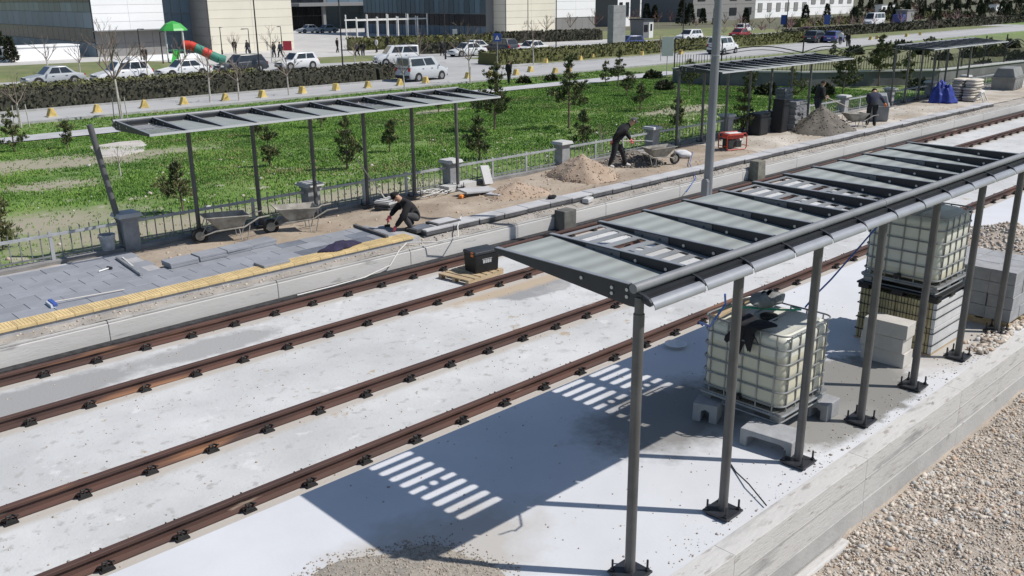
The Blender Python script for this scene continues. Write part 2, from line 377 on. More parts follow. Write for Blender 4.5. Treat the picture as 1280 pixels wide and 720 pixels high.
# ------------------------------------------------------------------ rails with fasteners
M_rust = mat('rusty_rail', (0.098, 0.048, 0.036), 0.75, col2=(0.055, 0.031, 0.026), scale=2.2, stretch=(0.25, 1, 3), bump=0.2, bscale=40, spots=[((0.26, 0.13, 0.07), 0.8, 0.60, 0.08), ((0.34, 0.27, 0.21), 2.6, 0.66, 0.05)])
M_clip = mat('fastener_black', (0.018, 0.017, 0.017), 0.6, var=0.4, scale=12, rnd=0.2)
RP = [(-.082, -.165), (.082, -.165), (.082, -.150), (.02, -.128), (.012, -.06), (.012, -.052), (.042, -.040), (.042, -.006), (.034, 0), (-.034, 0), (-.042, -.006), (-.042, -.040), (-.012, -.052), (-.012, -.06), (-.02, -.128), (-.082, -.150)]
fm = MB()
fm.box((0, 0, -.158 - ZT + ZT), (.15, .34, .018))
for sgn in (-1, 1):
    fm.box((0, sgn * .125, -.135), (.12, .055, .04), 0, 0, .8)
    fm.cyl((0, sgn * .13, -.15), (0, sgn * .13, -.085), .014, n=6)
    fm.tube([(-.075, sgn * .07, -.135), (-.08, sgn * .13, -.095), (-.05, sgn * .165, -.075), (-.03, sgn * .10, -.085), (.03, sgn * .10, -.085), (.05, sgn * .165, -.075), (.08, sgn * .13, -.095), (.075, sgn * .07, -.135)], .013, 5)
fast0 = None
RY = [14.715, 13.06, 10.547, 8.892]
RL = ['rusty rail running closest to the far platform wall', 'rusty rail with the black toolbox beside it, second from the far platform',
      'rusty rail second from the near platform, inner rail of its track', 'rusty rail running closest to the near platform slab']
for i, y in enumerate(RY):
    rt = thing('rail', RL[i], 'rail', (0, y, 0), 0, 'tram rails')
    MB().prism(RP, -13, 148, 'x').build('rail_profile', M_rust, rt)
    x0 = [2.15, 2.25, 2.08, 2.52][i] - .808 * 3; n = [80, 76, 46, 44][i]
    for kx in range(n):
        xx = x0 + .808 * kx
        if fast0 is None: fast0 = fm.build('fastener', M_clip, rt, loc=(xx, 0, 0))
        else: share('fastener', fast0, rt, (xx, 0, 0))

# ================================================================== CANOPIES
M_anth = mat('anthracite_steel', (0.028, 0.030, 0.036), 0.45, metal=0.2, var=0.15, scale=4)
M_post = mat('grey_post_paint', (0.11, 0.108, 0.108), 0.5, metal=0.2, var=0.18, scale=3)
M_tube = mat('grey_tube_paint', (0.20, 0.205, 0.215), 0.5, metal=0.15, var=0.1, scale=5)
M_gut = mat('light_grey_sheet', (0.30, 0.31, 0.33), 0.4, metal=0.3, var=0.08, scale=4)
M_splice = mat('splice_plate_grey', (0.13, 0.135, 0.15), 0.5, metal=0.3, var=0.1)
M_bolt = mat('zinc_bolt', (0.48, 0.48, 0.48), 0.4, metal=0.5)
def panel_mat():
    m = mat('roof_sheet', (0.29, 0.312, 0.295), 0.6, metal=0.0, var=0.08, scale=2.5)
    nt = m.node_tree; N = nt.nodes; L = nt.links; b = N['Principled BSDF']
    w = N.new('ShaderNodeTexWave'); w.wave_type = 'BANDS'; w.bands_direction = 'Y'; w.inputs['Scale'].default_value = 1.55; w.inputs['Distortion'].default_value = 1.2; w.inputs['Detail'].default_value = 2
    tc = N.new('ShaderNodeTexCoord'); L.new(tc.outputs['Object'], w.inputs['Vector'])
    mx = N.new('ShaderNodeMix'); mx.data_type = 'RGBA'; mx.blend_type = 'MULTIPLY'
    src = b.inputs['Base Color'].links[0].from_socket
    r = N.new('ShaderNodeMapRange'); r.inputs[3].default_value = 0.80; r.inputs[4].default_value = 1.08; L.new(w.outputs['Fac'], r.inputs[0])
    L.new(src, mx.inputs[6]); L.new(r.outputs[0], mx.inputs[7]); mx.inputs[0].default_value = 1.0
    L.new(mx.outputs[2], b.inputs['Base Color']); return m
M_panel = panel_mat()
M_slot = mat('slotted_sheet', (0.26, 0.27, 0.275), 0.5, metal=0.15, var=0.1, scale=3)

def slot_cell(mb, x0, x1, y0, y1, hl, hw, zf, th, n=20):
    """rectangle with a stadium shaped hole (half length hl along x, half width hw)"""
    cx, cy = (x0 + x1) / 2, (y0 + y1) / 2; inn = []; out = []
    ex = max(hl - hw, 0.0)
    for i in range(n):
        a = 2 * PI * (i + .5) / n; c, s = math.cos(a), math.sin(a)
        rr_ = hw * .55 if hl > hw * 1.3 else hw               # slot ends with rounded corners; a round hole stays round
        inn.append((cx + math.copysign(hl - rr_, c) + rr_ * c, cy + math.copysign(hw - rr_, s) + rr_ * s))
        t = min((x1 - x0) / 2 / max(abs(c), 1e-6), (y1 - y0) / 2 / max(abs(s), 1e-6))
        out.append((cx + c * t, cy + s * t))
    # snap ring to the corners so that cells tile without gaps
    for (qx, qy) in ((x0, y0), (x1, y0), (x1, y1), (x0, y1)):
        j = min(range(n), key=lambda i: (out[i][0] - qx) ** 2 + (out[i][1] - qy) ** 2); out[j] = (qx, qy)
    V = [(p[0], p[1], zf(p[1]) + th) for p in out] + [(p[0], p[1], zf(p[1]) + th) for p in inn] + [(p[0], p[1], zf(p[1])) for p in out] + [(p[0], p[1], zf(p[1])) for p in inn]
    Fc = []
    for i in range(n):
        j = (i + 1) % n
        Fc += [(i, j, n + j, n + i), (2 * n + i, 3 * n + i, 3 * n + j, 2 * n + j), (n + i, n + j, 3 * n + j, 3 * n + i), (i, 2 * n + i, 2 * n + j, j)]
    mb.add(V, Fc)

PROTO = {}
def canopy(label, loc, rz, S, nb, slotted=(), tilt=0.0, posts=None, edge=False, splice=(), group='tram stop canopies'):
    """local x along the platform, +y towards the rib tips, z=0 at the post foot; S post spacing, nb bays of S/2"""
    c = thing('platform_canopy', label, 'canopy', loc, rz, group)
    h = S / 2; L = nb * h
    zb = lambda y: 2.575 + (y - .08) / 1.58 * 0.105        # underside of the roof sheets
    # posts
    for i in (posts if posts is not None else range(0, nb // 2 + 1)):
        xx = i * S
        if 'post' not in PROTO:
            p = MB().cyl((0, 0, .03), (0, 0, 2.48), .047, n=14).cyl((0, 0, 2.48), (0, 0, 2.62), .039, n=12).build('post', M_post, c, smooth=True, loc=(xx, 0, 0)); PROTO['post'] = p
            PROTO['plate'] = MB().box((0, 0, .035), (.29, .29, .022), 0).box((0, 0, .012), (.24, .24, .022), .2).build('base_plate', M_anth, p, bevel=.004)
            PROTO['abolt'] = MB().cyl((0, 0, 0), (0, 0, .155), .011, n=6).cyl((0, 0, .046), (0, 0, .068), .022, n=6).build('anchor_bolt', M_anth, p, loc=(.11, .11, 0))
            for (a, b) in ((-.11, .11), (.11, -.11), (-.11, -.11)): share('anchor_bolt', PROTO['abolt'], p, (a, b, 0))
        else:
            p = share('post', PROTO['post'], c, (xx, 0, 0))
            share('base_plate', PROTO['plate'], p)
            for (a, b) in ((.11, .11), (-.11, .11), (.11, -.11), (-.11, -.11)): share('anchor_bolt', PROTO['abolt'], p, (a, b, 0))
    # ridge tube, with sleeves, and the dark channel below
    tb = MB().cyl((-.05, .03, 2.695), (L + .05, .03, 2.695), .041, n=18).build('ridge_tube', M_tube, c, smooth=True)
    for q in range(1, int(L / 4.36) + 1): MB().cyl((q * 4.36 - .012, .03, 2.695), (q * 4.36 + .012, .03, 2.695), .0440, n=18).build('sleeve', M_tube, tb, smooth=True)
    MB().box2(-.02, L + .02, -.035, .05, 2.60, 2.648).box2(-.02, L + .02, -.075, -.036, 2.605, 2.612).build('channel', M_anth, c)
    # ribs
    for k in range(nb + 1):
        key = 'rib'
        if key not in PROTO:
            mb = MB()
            mb.prism([(.0, 2.53), (.10, 2.525), (1.66, 2.655), (1.72, 2.685), (1.72, 2.705), (.06, 2.715), (.0, 2.70)], -.012, .012, 'x')
            mb.box2(-.022, .022, .10, 1.70, 2.7105, 2.7165, 2)  # paler flange paints in the highlight along the rib's top edge
            for (yy, zz) in ((.28, 2.645), (.28, 2.595), (.62, 2.655), (.12, 2.66), (.12, 2.60)):
                for sx in (-1, 1): mb.cyl((sx * .012, yy, zz), (sx * .022, yy, zz), .016, n=8, m=1)
            o = mb.build('rib', [M_anth, M_bolt, M_gut], c, loc=(k * h, 0, 0)); PROTO[key] = o
        else: o = share('rib', PROTO[key], c, (k * h, 0, 0))
        if k in splice:
            if 'spl' not in PROTO:
                mb = MB().hexa([(-.020, .80, 2.60), (.020, .80, 2.60), (.020, 1.22, 2.632), (-.020, 1.22, 2.632), (-.020, .80, 2.703), (.020, .80, 2.703), (.020, 1.22, 2.703), (-.020, 1.22, 2.703)])
                for yy in (.90, 1.12): mb.cyl((-.025, yy, 2.665), (.025, yy, 2.665), .012, n=6, m=1)
                PROTO['spl'] = mb.build('splice_plate', [M_splice, M_anth], o)
            else: share('splice_plate', PROTO['spl'], o)
        # rear bracket
        if 'brk' not in PROTO:
            pr = [(.04, 2.60), (-.05, 2.585), (-.09, 2.572), (-.118, 2.567), (-.130, 2.578), (-.126, 2.604), (-.105, 2.626), (-.06, 2.645), (.0, 2.66)]
            PROTO['brk'] = MB().prism(pr, -.014, .014, 'x').build('rear_bracket', M_anth, c, loc=(k * h, 0, 0))
        else: share('rear_bracket', PROTO['brk'], c, (k * h, 0, 0))
    if edge: MB().box2(-.03, L + .03, 1.715, 1.735, 2.672, 2.712).build('front_edge', mat('pale_edge_trim', (.50, .51, .52), .5), c)
    # roof sheets and gutter sheets
    for k in range(nb):
        x0, x1 = k * h + .014, (k + 1) * h - .014
        if k in slotted:
            kk = 'slot%.3f' % S
            if kk not in PROTO:
                mb = MB(); w = x1 - x0; ns = 9; y0 = .115; pit = (1.655 - y0) / ns
                for q in range(ns):
                    ya, yb = y0 + q * pit, y0 + (q + 1) * pit
                    if q == 4:
                        slot_cell(mb, 0, w * .42, ya, yb, w * .15, pit * .24, zb, .012); slot_cell(mb, w * .42, w * .60, ya, yb, pit * .27, pit * .27, zb, .012); slot_cell(mb, w * .60, w, ya, yb, w * .135, pit * .24, zb, .012)
                    else: slot_cell(mb, 0, w, ya, yb, w * .41, pit * .275, zb, .008, 24)
                PROTO[kk] = mb.build('slotted_sheet', M_slot, c, loc=(x0, 0, 0))
            else: share('slotted_sheet', PROTO[kk], c, (x0, 0, 0))
        else:
            kk = 'sheet%.3f' % S
            if kk not in PROTO:
                w = x1 - x0
                PROTO[kk] = MB().hexa([(0, .10, zb(.1)), (w, .10, zb(.1)), (w, 1.66, zb(1.66)), (0, 1.66, zb(1.66)), (0, .10, zb(.1) + .018), (w, .10, zb(.1) + .018), (w, 1.66, zb(1.66) + .018), (0, 1.66, zb(1.66) + .018)]).build('roof_sheet', M_panel, c, loc=(x0, 0, 0))
            else: share('roof_sheet', PROTO[kk], c, (x0, 0, 0))
        kk = 'gut%.3f' % S
        if kk not in PROTO:
            w = x1 - x0; arc = []
            for t in range(9):
                a = math.radians(8 + 88 * t / 8); arc.append((-.062 - .085 * math.sin(a), 2.545 + .064 * math.cos(a)))
            o2 = [(p[0] - .004, p[1] + .008) for p in arc]
            PROTO[kk] = MB().prism(arc + o2[::-1], 0, w, 'x').build('gutter_sheet', M_gut, c, smooth=True, loc=(x0, 0, 0))
        else: share('gutter_sheet', PROTO[kk], c, (x0, 0, 0))
    if tilt:                     # roof set at a slight pitch about the tube
        for ch in c.children:
            if ch.name.split('.')[0] in ('rib', 'roof_sheet', 'slotted_sheet', 'front_edge'):
                ca, sa = math.cos(-tilt), math.sin(-tilt); py, pz_ = .045, 2.66
                ch.rotation_euler = (-tilt, 0, 0); ch.location = (ch.location.x, py - (py * ca - pz_ * sa), pz_ - (py * sa + pz_ * ca))
    return c
canopy('near dark steel canopy with slotted roof bays standing over the white tanks', (5.56, 4.362, ZN), 0, 1.453, 12, slotted=(1, 5, 6), splice=(1, 2, 3, 4, 5, 8, 9, 10))
# far canopies are turned round: rib tips towards the track. local x runs -X
far1 = canopy('long grey canopy on the far platform, leftmost, over the paved end', (6.98 + 12 * .7475, 18.92, ZF), PI, 1.495, 12, slotted=(11, 4), posts=range(0, 6), tilt=.065, edge=True)
canopy('canopy frame on the far platform behind the tall grey light pole', (25.75 + 8.9, 18.92, ZF), PI, 1.47, 12, slotted=(2, 3), tilt=.075, edge=True)
canopy('farthest canopy on the far platform, above the blue tarpaulin', (42.1 + 8.9, 18.92, ZF), PI, 1.47, 12, slotted=(9,), tilt=.08, edge=True)
# the loose post of the left canopy leans outwards
lp = thing('loose_post', 'unfixed grey canopy post leaning left beside the first fence pillar', 'post', tuple(at(158, 309, ZF)))
q = at(158, 309, ZF); d = CF + (112 - 640) / FPX * CR + (360 - 156) / FPX * CU
t_ = (q[1] + 0.10) / d[1]; top = np.array([0, 0, CAMH]) + d * t_
M_patch = mat('scuffed_post', (0.12, 0.12, 0.125), 0.55, metal=.2, spots=((0.5, 0.5, 0.5), 2.6, 0.60, 0.02))
MB().cyl((0, 0, 0.01), tuple(top - q), .062, n=14).build('tube', M_patch, lp, smooth=True)
MB().box((0, 0, .012), (.22, .22, .02), .3).build('base_plate', M_anth, lp)

# ================================================================== FAR PLATFORM PAVING
M_tile = mat('blue_grey_paver', (0.25, 0.262, 0.288), 0.7, var=0.10, scale=2.5, rnd=0.07, bump=0.12, bscale=60)
M_tiled = mat('dark_wet_paver', (0.15, 0.165, 0.195), 0.6, var=0.15, scale=3, rnd=0.2)
M_yel = mat('yellow_tactile', (0.60, 0.455, 0.23), 0.8, var=0.12, scale=5, rnd=0.10, bump=0.2, bscale=50)
M_cop = mat('grey_coping', (0.42, 0.42, 0.425), 0.8, var=0.12, scale=2, rnd=0.10)
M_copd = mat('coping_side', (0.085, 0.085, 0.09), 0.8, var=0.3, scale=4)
plat = struct(MB().box2(-3, 6.85, 15.62, 18.95, 0.10, 0.388).box2(6.855, 12.0, 15.62, 17.0, 0.10, 0.388).build('paving_bed', mat('bedding_mortar', (0.36, 0.36, 0.37), 0.95, var=.15, scale=3)))
tw, td = .60, .40
tproto = MB().box((0, 0, 0), (tw - .008, td - .008, .045)).build('paver', M_tile, plat, bevel=.004, seg=1)
bm_first = True
yr = [16.0 + td / 2 + r * td for r in range(7)]
def paved(x, y):
    if x < 6.75: return y < 18.9
    if x < 11.9: return y < 17.35 - (x - 6.75) * .055
    return False
for r, y in enumerate(yr):
    off = (tw / 2) * (r % 2)
    for k in range(-3, 22):
        x = k * tw + off
        if not paved(x, y): continue
        dk = (x > 9.2 and random.random() < .35)
        if bm_first: o = tproto; o.location = (x, y, ZF - .0225); bm_first = False
        else: o = share('paver', tproto, plat, (x, y, ZF - .0225 + random.uniform(-.003, .003)))
        o.rotation_euler = (random.uniform(-.004, .004), random.uniform(-.004, .004), random.uniform(-.004, .004))
        if dk:
            o.material_slots[0].link = 'OBJECT'; o.material_slots[0].material = M_tiled
# ribbed yellow warning tiles: raised bars across
mb = MB().box((0, 0, -.0225), (.292, .392, .045))
for i in range(5): mb.box((-.11 + i * .055, 0, .003), (.03, .36, .006), 0, 0, .8)
yproto = None
for k in range(-6, 41):
    x = k * .30
    if x > 11.95: continue
    if yproto is None: yproto = mb.build('tactile_tile', M_yel, plat, loc=(x, 15.785, ZF + .004))
    else: share('tactile_tile', yproto, plat, (x, 15.785, ZF + .004 + random.uniform(-.001, .001)))
# coping slabs further along, pale on top with a dark cut side
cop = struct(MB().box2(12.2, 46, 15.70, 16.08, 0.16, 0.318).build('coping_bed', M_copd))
cp = None; x = 12.25
while x < 45.5:
    w = .80
    if cp is None:
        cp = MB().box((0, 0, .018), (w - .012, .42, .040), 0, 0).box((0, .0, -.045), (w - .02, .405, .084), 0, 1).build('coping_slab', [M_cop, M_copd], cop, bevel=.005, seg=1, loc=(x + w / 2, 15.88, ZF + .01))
    else: share('coping_slab', cp, cop, (x + w / 2, 15.88 + random.uniform(-.012, .012), ZF + .01 + random.uniform(-.006, .006)), random.uniform(-.012, .012))
    x += w

# ================================================================== FENCE
M_pil = mat('grey_pillar', (0.26, 0.265, 0.275), 0.9, var=0.18, scale=4, bump=.3, bscale=30, rnd=.12)
M_pcap = mat('pillar_cap', (0.46, 0.46, 0.45), 0.9, var=.1)
M_galv = mat('galvanised_rail', (0.40, 0.41, 0.42), 0.5, metal=.3, var=.15, scale=3)
M_pick = mat('fence_picket', (0.20, 0.205, 0.21), 0.6, metal=.2, var=.2)
M_plinth = mat('fence_plinth', (0.22, 0.215, 0.21), 0.95, var=.25, scale=1.5, bump=.4, bscale=20)
FX0, FS, FY = 7.09, 4.47, 19.30
lab_p = ['behind the leaning loose post', 'beside the second wheelbarrow', 'behind the tilted paving slab', 'behind the tan sand heap', 'behind the stooping man and his barrow',
         'behind the red generator', 'between the dark boxes and the shovelling man', 'just behind the grey site bins', 'right of the man bent over the bins', 'below the farthest canopy', 'behind the blue tarpaulin']
pil0 = None; sec0 = None
for i in range(-2, 11):
    x = FX0 + FS * i
    if i >= -1:
        lab = 'grey rendered fence pillar with pale cap ' + (lab_p[i] if 0 <= i < len(lab_p) else 'at the left end of the fence')
        if pil0 is None:
            pil0 = thing('fence_pillar', lab, 'pillar', (x, FY, .2), 0, 'grey fence pillars')
            MB().box2(-.17, .17, -.17, .17, 0, .80).box2(-.20, .20, -.20, .20, .80, .86).build('shaft', M_pil, pil0, bevel=.01)
            MB().box((0, 0, .905), (.52, .52, .085), 0, 0, .86).build('cap', M_pcap, pil0, bevel=.01)
        else: dup(pil0, (x, FY, .2), 0, lab)
    # fence section from this pillar to the next
    xa, xb = x + .20, x + FS - .20
    nm = ['left of the leaning post', 'between the leaning post and the first barrow', 'behind the wheelbarrows', 'behind the crouching worker', 'behind the tan sand heap', 'behind the stooping man',
          'behind the light pole', 'behind the dark stacked boxes', 'behind the dark gravel heap', 'behind the grey bins', 'below the farthest canopy', 'by the blue tarpaulin', 'beyond the sack pile']
    f = thing('fence_section', 'low grey picket fence section ' + nm[i + 2], 'fence', (xa, FY, .2), 0, 'low picket fence sections')
    MB().box2(-.03, xb - xa + .03, -.13, .13, -.35, .20 + .02).build('plinth', M_plinth, f, bevel=.012)
    W = xb - xa
    MB().box2(0, W, -.03, .03, .70, .755).build('top_rail', M_galv, f)
    MB().box2(0, W, -.015, .015, .28, .31).build('bottom_rail', M_pick, f)
    if sec0 is None:
        pk = []; n = 21
        for j in range(1, n):
            xx = W * j / n
            big = j in (7, 14)
            src = 'pbig' if big else 'psm'
            if src not in PROTO:
                PROTO[src] = (MB().box2(-.035, .035, -.02, .02, .20, .80) if big else MB().box2(-.009, .009, -.009, .009, .22, .86)).build('fence_post' if big else 'picket', M_galv if big else M_pick, f, loc=(xx, 0, 0))
            else: share('fence_post' if big else 'picket', PROTO[src], f, (xx, 0, 0))
        sec0 = f
    else:
        n = 21
        for j in range(1, n):
            big = j in (7, 14); share('fence_post' if big else 'picket', PROTO['pbig' if big else 'psm'], f, (W * j / n, 0, 0))

# ================================================================== NEAR PLATFORM THINGS
M_hdpe = mat('milky_plastic', (0.60, 0.60, 0.53), 0.45, var=0.06, scale=2, spots=((0.57, 0.55, 0.44), 1.3, 0.55, 0.15))
M_cage = mat('cage_steel', (0.27, 0.275, 0.275), 0.45, metal=0.5, var=0.15, scale=5)
M_black = mat('black_plastic', (0.012, 0.012, 0.013), 0.5, var=0.3, scale=5)
M_rag = mat('black_rag', (0.010, 0.010, 0.013), 0.9, bump=.4, bscale=30)
M_block = mat('grey_block', (0.30, 0.305, 0.315), 0.9, var=.12, scale=5, bump=.3, bscale=50, rnd=.08)
M_aac = mat('aerated_block', (0.50, 0.475, 0.44), 0.95, var=.08, scale=5, bump=.2, bscale=60, rnd=.05)
M_wood = mat('pallet_wood', (0.36, 0.26, 0.15), 0.9, col2=(0.46, 0.36, 0.23), scale=3, stretch=(1, 6, 6), rnd=.12)
M_blue = mat('blue_hose_plastic', (0.03, 0.10, 0.36), 0.4)
M_green = mat('green_hose_plastic', (0.03, 0.30, 0.16), 0.4)
M_white = mat('white_plastic', (0.68, 0.68, 0.66), 0.5, var=.08)
def rrect(hx, hy, r, n=5):
    P = []
    for cx, cy, a0 in ((hx - r, hy - r, 0), (-hx + r, hy - r, 90), (-hx + r, -hy + r, 180), (hx - r, -hy + r, 270)):
        for i in range(n + 1): a = math.radians(a0 + 90 * i / n); P.append((cx + r * math.cos(a), cy + r * math.sin(a)))
    return P
M_hdpef = mat('filled_milky_plastic', (0.56, 0.535, 0.42), 0.45, var=0.05, scale=2, spots=((0.48, 0.45, 0.33), 1.6, 0.58, 0.15))
def ibc(label, loc, sx, sy, h, rz=0.0, open_top=False, level=.7):
    t = thing('water_tank', label, 'tank', loc, rz, 'caged water tanks')
    hx, hy = sx / 2, sy / 2; zb = .15
    # bottle: rounded loft, waisted by the cage rows
    mb = MB(); secs = []
    for i, z in enumerate(np.linspace(zb, h - .02, 26)):
        u = (z - zb) / (h - .02 - zb); ins = .020 + .003 * math.cos(u * 5 * 2 * PI) + (.06 * max(0, (u - .93) / .07) ** 2) + (.05 * max(0, (.05 - u) / .05) ** 2)
        secs.append([(x, y, z) for x, y in rrect(hx - ins, hy - ins, .13)])
    n = len(secs[0])
    for s_ in secs: mb.v += s_
    for i in range(len(secs) - 1):
        for j in range(n): mb.f.append((i * n + j, i * n + (j + 1) % n, (i + 1) * n + (j + 1) % n, (i + 1) * n + j)); mb.m.append(1 if secs[i][0][2] < zb + (h - zb) * level else 0)
    top = [(x * .86, y * .86, h - (.05 if open_top else -.012)) for x, y, _ in secs[-1]]
    b = len(mb.v); mb.v += top; k0 = (len(secs) - 1) * n
    for j in range(n): mb.f.append((k0 + j, k0 + (j + 1) % n, b + (j + 1) % n, b + j)); mb.m.append(0)
    mb.f.append(tuple(range(b, b + n))); mb.m.append(0); mb.f.append(tuple(range(n - 1, -1, -1))); mb.m.append(0)
    bot = mb.build('bottle', [M_hdpe, M_hdpef], t, smooth=True)
    MB().lathe([(.10, 0), (.11, .02), (.11, .045), (.09, .055)], (.05, .02, h + .005 - (.06 if open_top else 0)), 16).build('screw_cap', M_black if open_top else M_hdpe, bot, smooth=True)
    # cage: horizontal rings and uprights, each a part
    for z in np.linspace(zb + .06, h - .0, 6):
        MB().tube([(x, y, z) for x, y in rrect(hx, hy, .12)], .0105, 6, True).build('cage_ring', M_cage, t, smooth=True)
    up = None
    for face in range(4):
        m_ = 5 if face % 2 else 5
        for j in range(m_):
            q = -1 + 2 * (j + .5) / m_; q *= .96
            p = [(hx - .012, q * hy), (q * hx, hy - .012), (-hx + .012, q * hy), (q * hx, -hy + .012)][face]
            if up is None: up = MB().cyl((0, 0, .10), (0, 0, h), .0095, n=6).build('cage_upright', M_cage, t, loc=(p[0], p[1], 0))
            else: share('cage_upright', up, t, (p[0], p[1], 0))
    for yy in (-.25, .25): MB().tube([(-hx, yy * hy, h), (-hx * .6, yy * hy, h + .02), (hx * .6, yy * hy, h + .02), (hx, yy * hy, h)], .0105, 6).build('top_bar', M_cage, t, smooth=True)
    # pallet
    pb = MB().box2(-hx, hx, -hy, hy, .105, .135)
    pb.tube([(x, y, .10) for x, y in rrect(hx + .005, hy + .005, .08)], .018, 6, True)
    pb.tube([(x, y, .012) for x, y in rrect(hx - .02, hy - .02, .08)], .012, 6, True)
    pb.build('pallet_frame', M_cage, t, smooth=True)
    for a in (-1, 0, 1):
        for c_ in (-1, 1): MB().box((a * (hx - .09), c_ * (hy - .09), .052), (.13, .13, .10)).build('pallet_foot', M_cage, t, bevel=.01)
    MB().cyl((-hx - .03, 0, .20), (-hx + .05, 0, .20), .035, n=10).box((-hx - .05, 0, .20), (.05, .09, .05)).build('valve', M_black, t)
    return t
ibc('open-topped white water tank in steel cage on concrete blocks, black rag over rim', (9.27, 5.33, 0.715), 1.05, 1.12, 1.07, 0.0, True)
ibc('white caged water tank on black pallet, on top of the slab stack', (13.12, 5.24, 1.385), 1.04, 1.10, 1.10, 0.0, False, .12)

# cloth helpers: draped patch over a rim
def cloth(name, label, cat, fn, nu, nv, m, th=.006):
    mb = MB()
    for i in range(nu + 1):
        for j in range(nv + 1): mb.v.append(tuple(map(float, fn(i / nu, j / nv))))
    for i in range(nu):
        for j in range(nv):
            a = i * (nv + 1) + j; mb.f.append((a, a + nv + 1, a + nv + 2, a + 1)); mb.m.append(0)
    o = mb.build(name, m, smooth='all'); sd = o.modifiers.new('thick', 'SOLIDIFY'); sd.thickness = th
    return tag(o, label, cat) if label else o
zr = 0.715 + 1.07
def ragf(u, v):
    y = 5.52 - .42 * u + .05 * math.sin(7 * v + 3 * u); hang = .10 + .20 * max(0, math.sin(2.6 * u + .3)) + .05 * math.sin(19 * u) + .04 * math.sin(31 * u + 1)
    if v < .55: q = v / .55; return (9.02 - .30 * q + .05 * math.sin(5 * u), y + .10 * (1 - q) * math.sin(4 * u), zr + .022 + .025 * abs(math.sin(9 * u + 7 * v)))
    q = (v - .55) / .45; return (8.715 - .018 * math.sin(9 * u) * (1 + q), y + .03 * math.sin(8 * u) * q, zr + .02 - hang * q)
cloth('rag', 'torn black plastic rag hanging over the rim of the open tank', 'rag', ragf, 34, 18, M_rag)
def sackf(u, v):
    a = 2 * PI * u; r = .24 * math.sin(PI * min(max(v, .03), .97)) ** .5
    return (9.50 + 1.2 * r * math.cos(a) + .02 * math.sin(3 * a + 4 * v), 5.50 + .75 * r * math.sin(a), zr + .03 + .17 * v + .02 * math.sin(4 * a + 7 * v))
cloth('cement_bag', 'crumpled grey bag lying on top of the open tank', 'bag', sackf, 18, 8, mat('grey_bag', (0.22, 0.225, 0.22), .9, var=.25, scale=6, bump=.5, bscale=20), .004)
tag(MB().tube([(8.95, 5.83, zr + .02), (9.1, 5.75, zr + .05), (9.25, 5.55, zr + .05), (9.40, 5.25, zr + .06), (9.6, 5.1, zr + .05), (9.75, 5.3, zr - .0)], .012, 6).build('hose', M_green, smooth=True), 'short green hose lying across the open tank', 'hose')
tag(MB().box((9.12, 5.74, zr + .035), (.80, .09, .03), .1).build('board', M_wood), 'short board lying across the back of the open tank', 'board')

# concrete U blocks that carry the tank
def ublock(label, x, y, rz, w=.60, h=.20, d=.36, t=.09):
    o = thing('channel_block', label, 'concrete block', (x, y, ZN), rz, 'concrete channel blocks')
    MB().prism([(-w / 2, 0), (-w / 2 + t, 0), (-w / 2 + t, h - t), (-w / 2 + t + .05, h - .07), (w / 2 - t - .05, h - .07), (w / 2 - t, h - t), (w / 2 - t, 0), (w / 2, 0), (w / 2, h), (-w / 2, h)], -d / 2, d / 2, 'x').build('channel', M_block, o, bevel=.012)
    return o
ublock('concrete channel block under the front corner of the open tank', 8.62, 4.78, .12, .62, .215, .40)
ublock('concrete channel block under the left corner of the open tank', 8.70, 5.72, .35, .30, .24, .28, .10)
ublock('concrete channel block under the right corner of the open tank', 9.78, 4.80, .05, .30, .215, .34, .09)
ublock('concrete channel block hidden in shade behind the open tank', 9.75, 5.72, 0, .5, .215, .34)

# slabs on edge under the second tank
M_slb = mat('ochre_slab_edge', (0.40, 0.345, 0.20), 0.9, var=.15, scale=6, rnd=.18)
M_slbw = mat('pale_slab', (0.52, 0.52, 0.52), 0.9, var=.08, scale=4, rnd=.05)
ks = thing('slab_stack', 'strapped stack of ochre slabs on edge, under the second tank', 'slab stack', (12.58, 4.66, ZN))
MB().box2(0, 1.02, 0, 1.12, .0, .02).build('underlay', M_wood, ks)
sp = None
for lay in range(2):
    for j in range(25):
        yy = .022 + j * .0445; dx = random.uniform(-.012, .012)
        m_ = M_slb if j else M_slbw
        if j == 0: MB().box((.51, .02, .215 + lay * .385), (1.0, .036, .375)).build('slab', M_slbw, ks, bevel=.003, seg=1)
        elif sp is None: sp = MB().box((0, 0, 0), (1.0, .034, .375)).build('slab', M_slb, ks, bevel=.004, seg=1, loc=(.51 + dx, yy, .215 + lay * .385))
        else: share('slab', sp, ks, (.51 + dx, yy, .215 + lay * .385))
for z in (.16, .34, .56, .70): MB().tube([(-.016, -.012, z), (1.036, -.012, z), (1.036, 1.12, z), (-.016, 1.12, z)], .008, 4, True).build('strap', M_black, ks)
bp = thing('black_pallet', 'black plastic pallet between the slab stack and the second tank', 'pallet', (13.12, 5.22, ZN + .79))
MB().box2(-.58, .58, -.60, .60, .07, .10).build('deck', M_black, bp, bevel=.01)
for a in (-.48, 0, .48):
    for b in (-.5, 0, .5): MB().box((a, b, .035), (.16, .16, .07)).build('foot', M_black, bp, bevel=.01)

# aerated blocks, three high
a0 = None
for i, dz in enumerate((0, .212, .424)):
    lab = ['bottom', 'middle', 'topmost'][i] + ' pale aerated block of the stack of three beside the slab stack'
    o = MB().box((0, 0, .104), (.30, .60, .206)).build('aerated_block', M_aac, bevel=.006, loc=(12.0 + [.02, .0, -.015][i], 5.03 + [0, .02, -.01][i], ZN + .002 + dz), rz=[.04, .0, .05][i])
    tag(o, lab, 'block', 'aerated blocks')
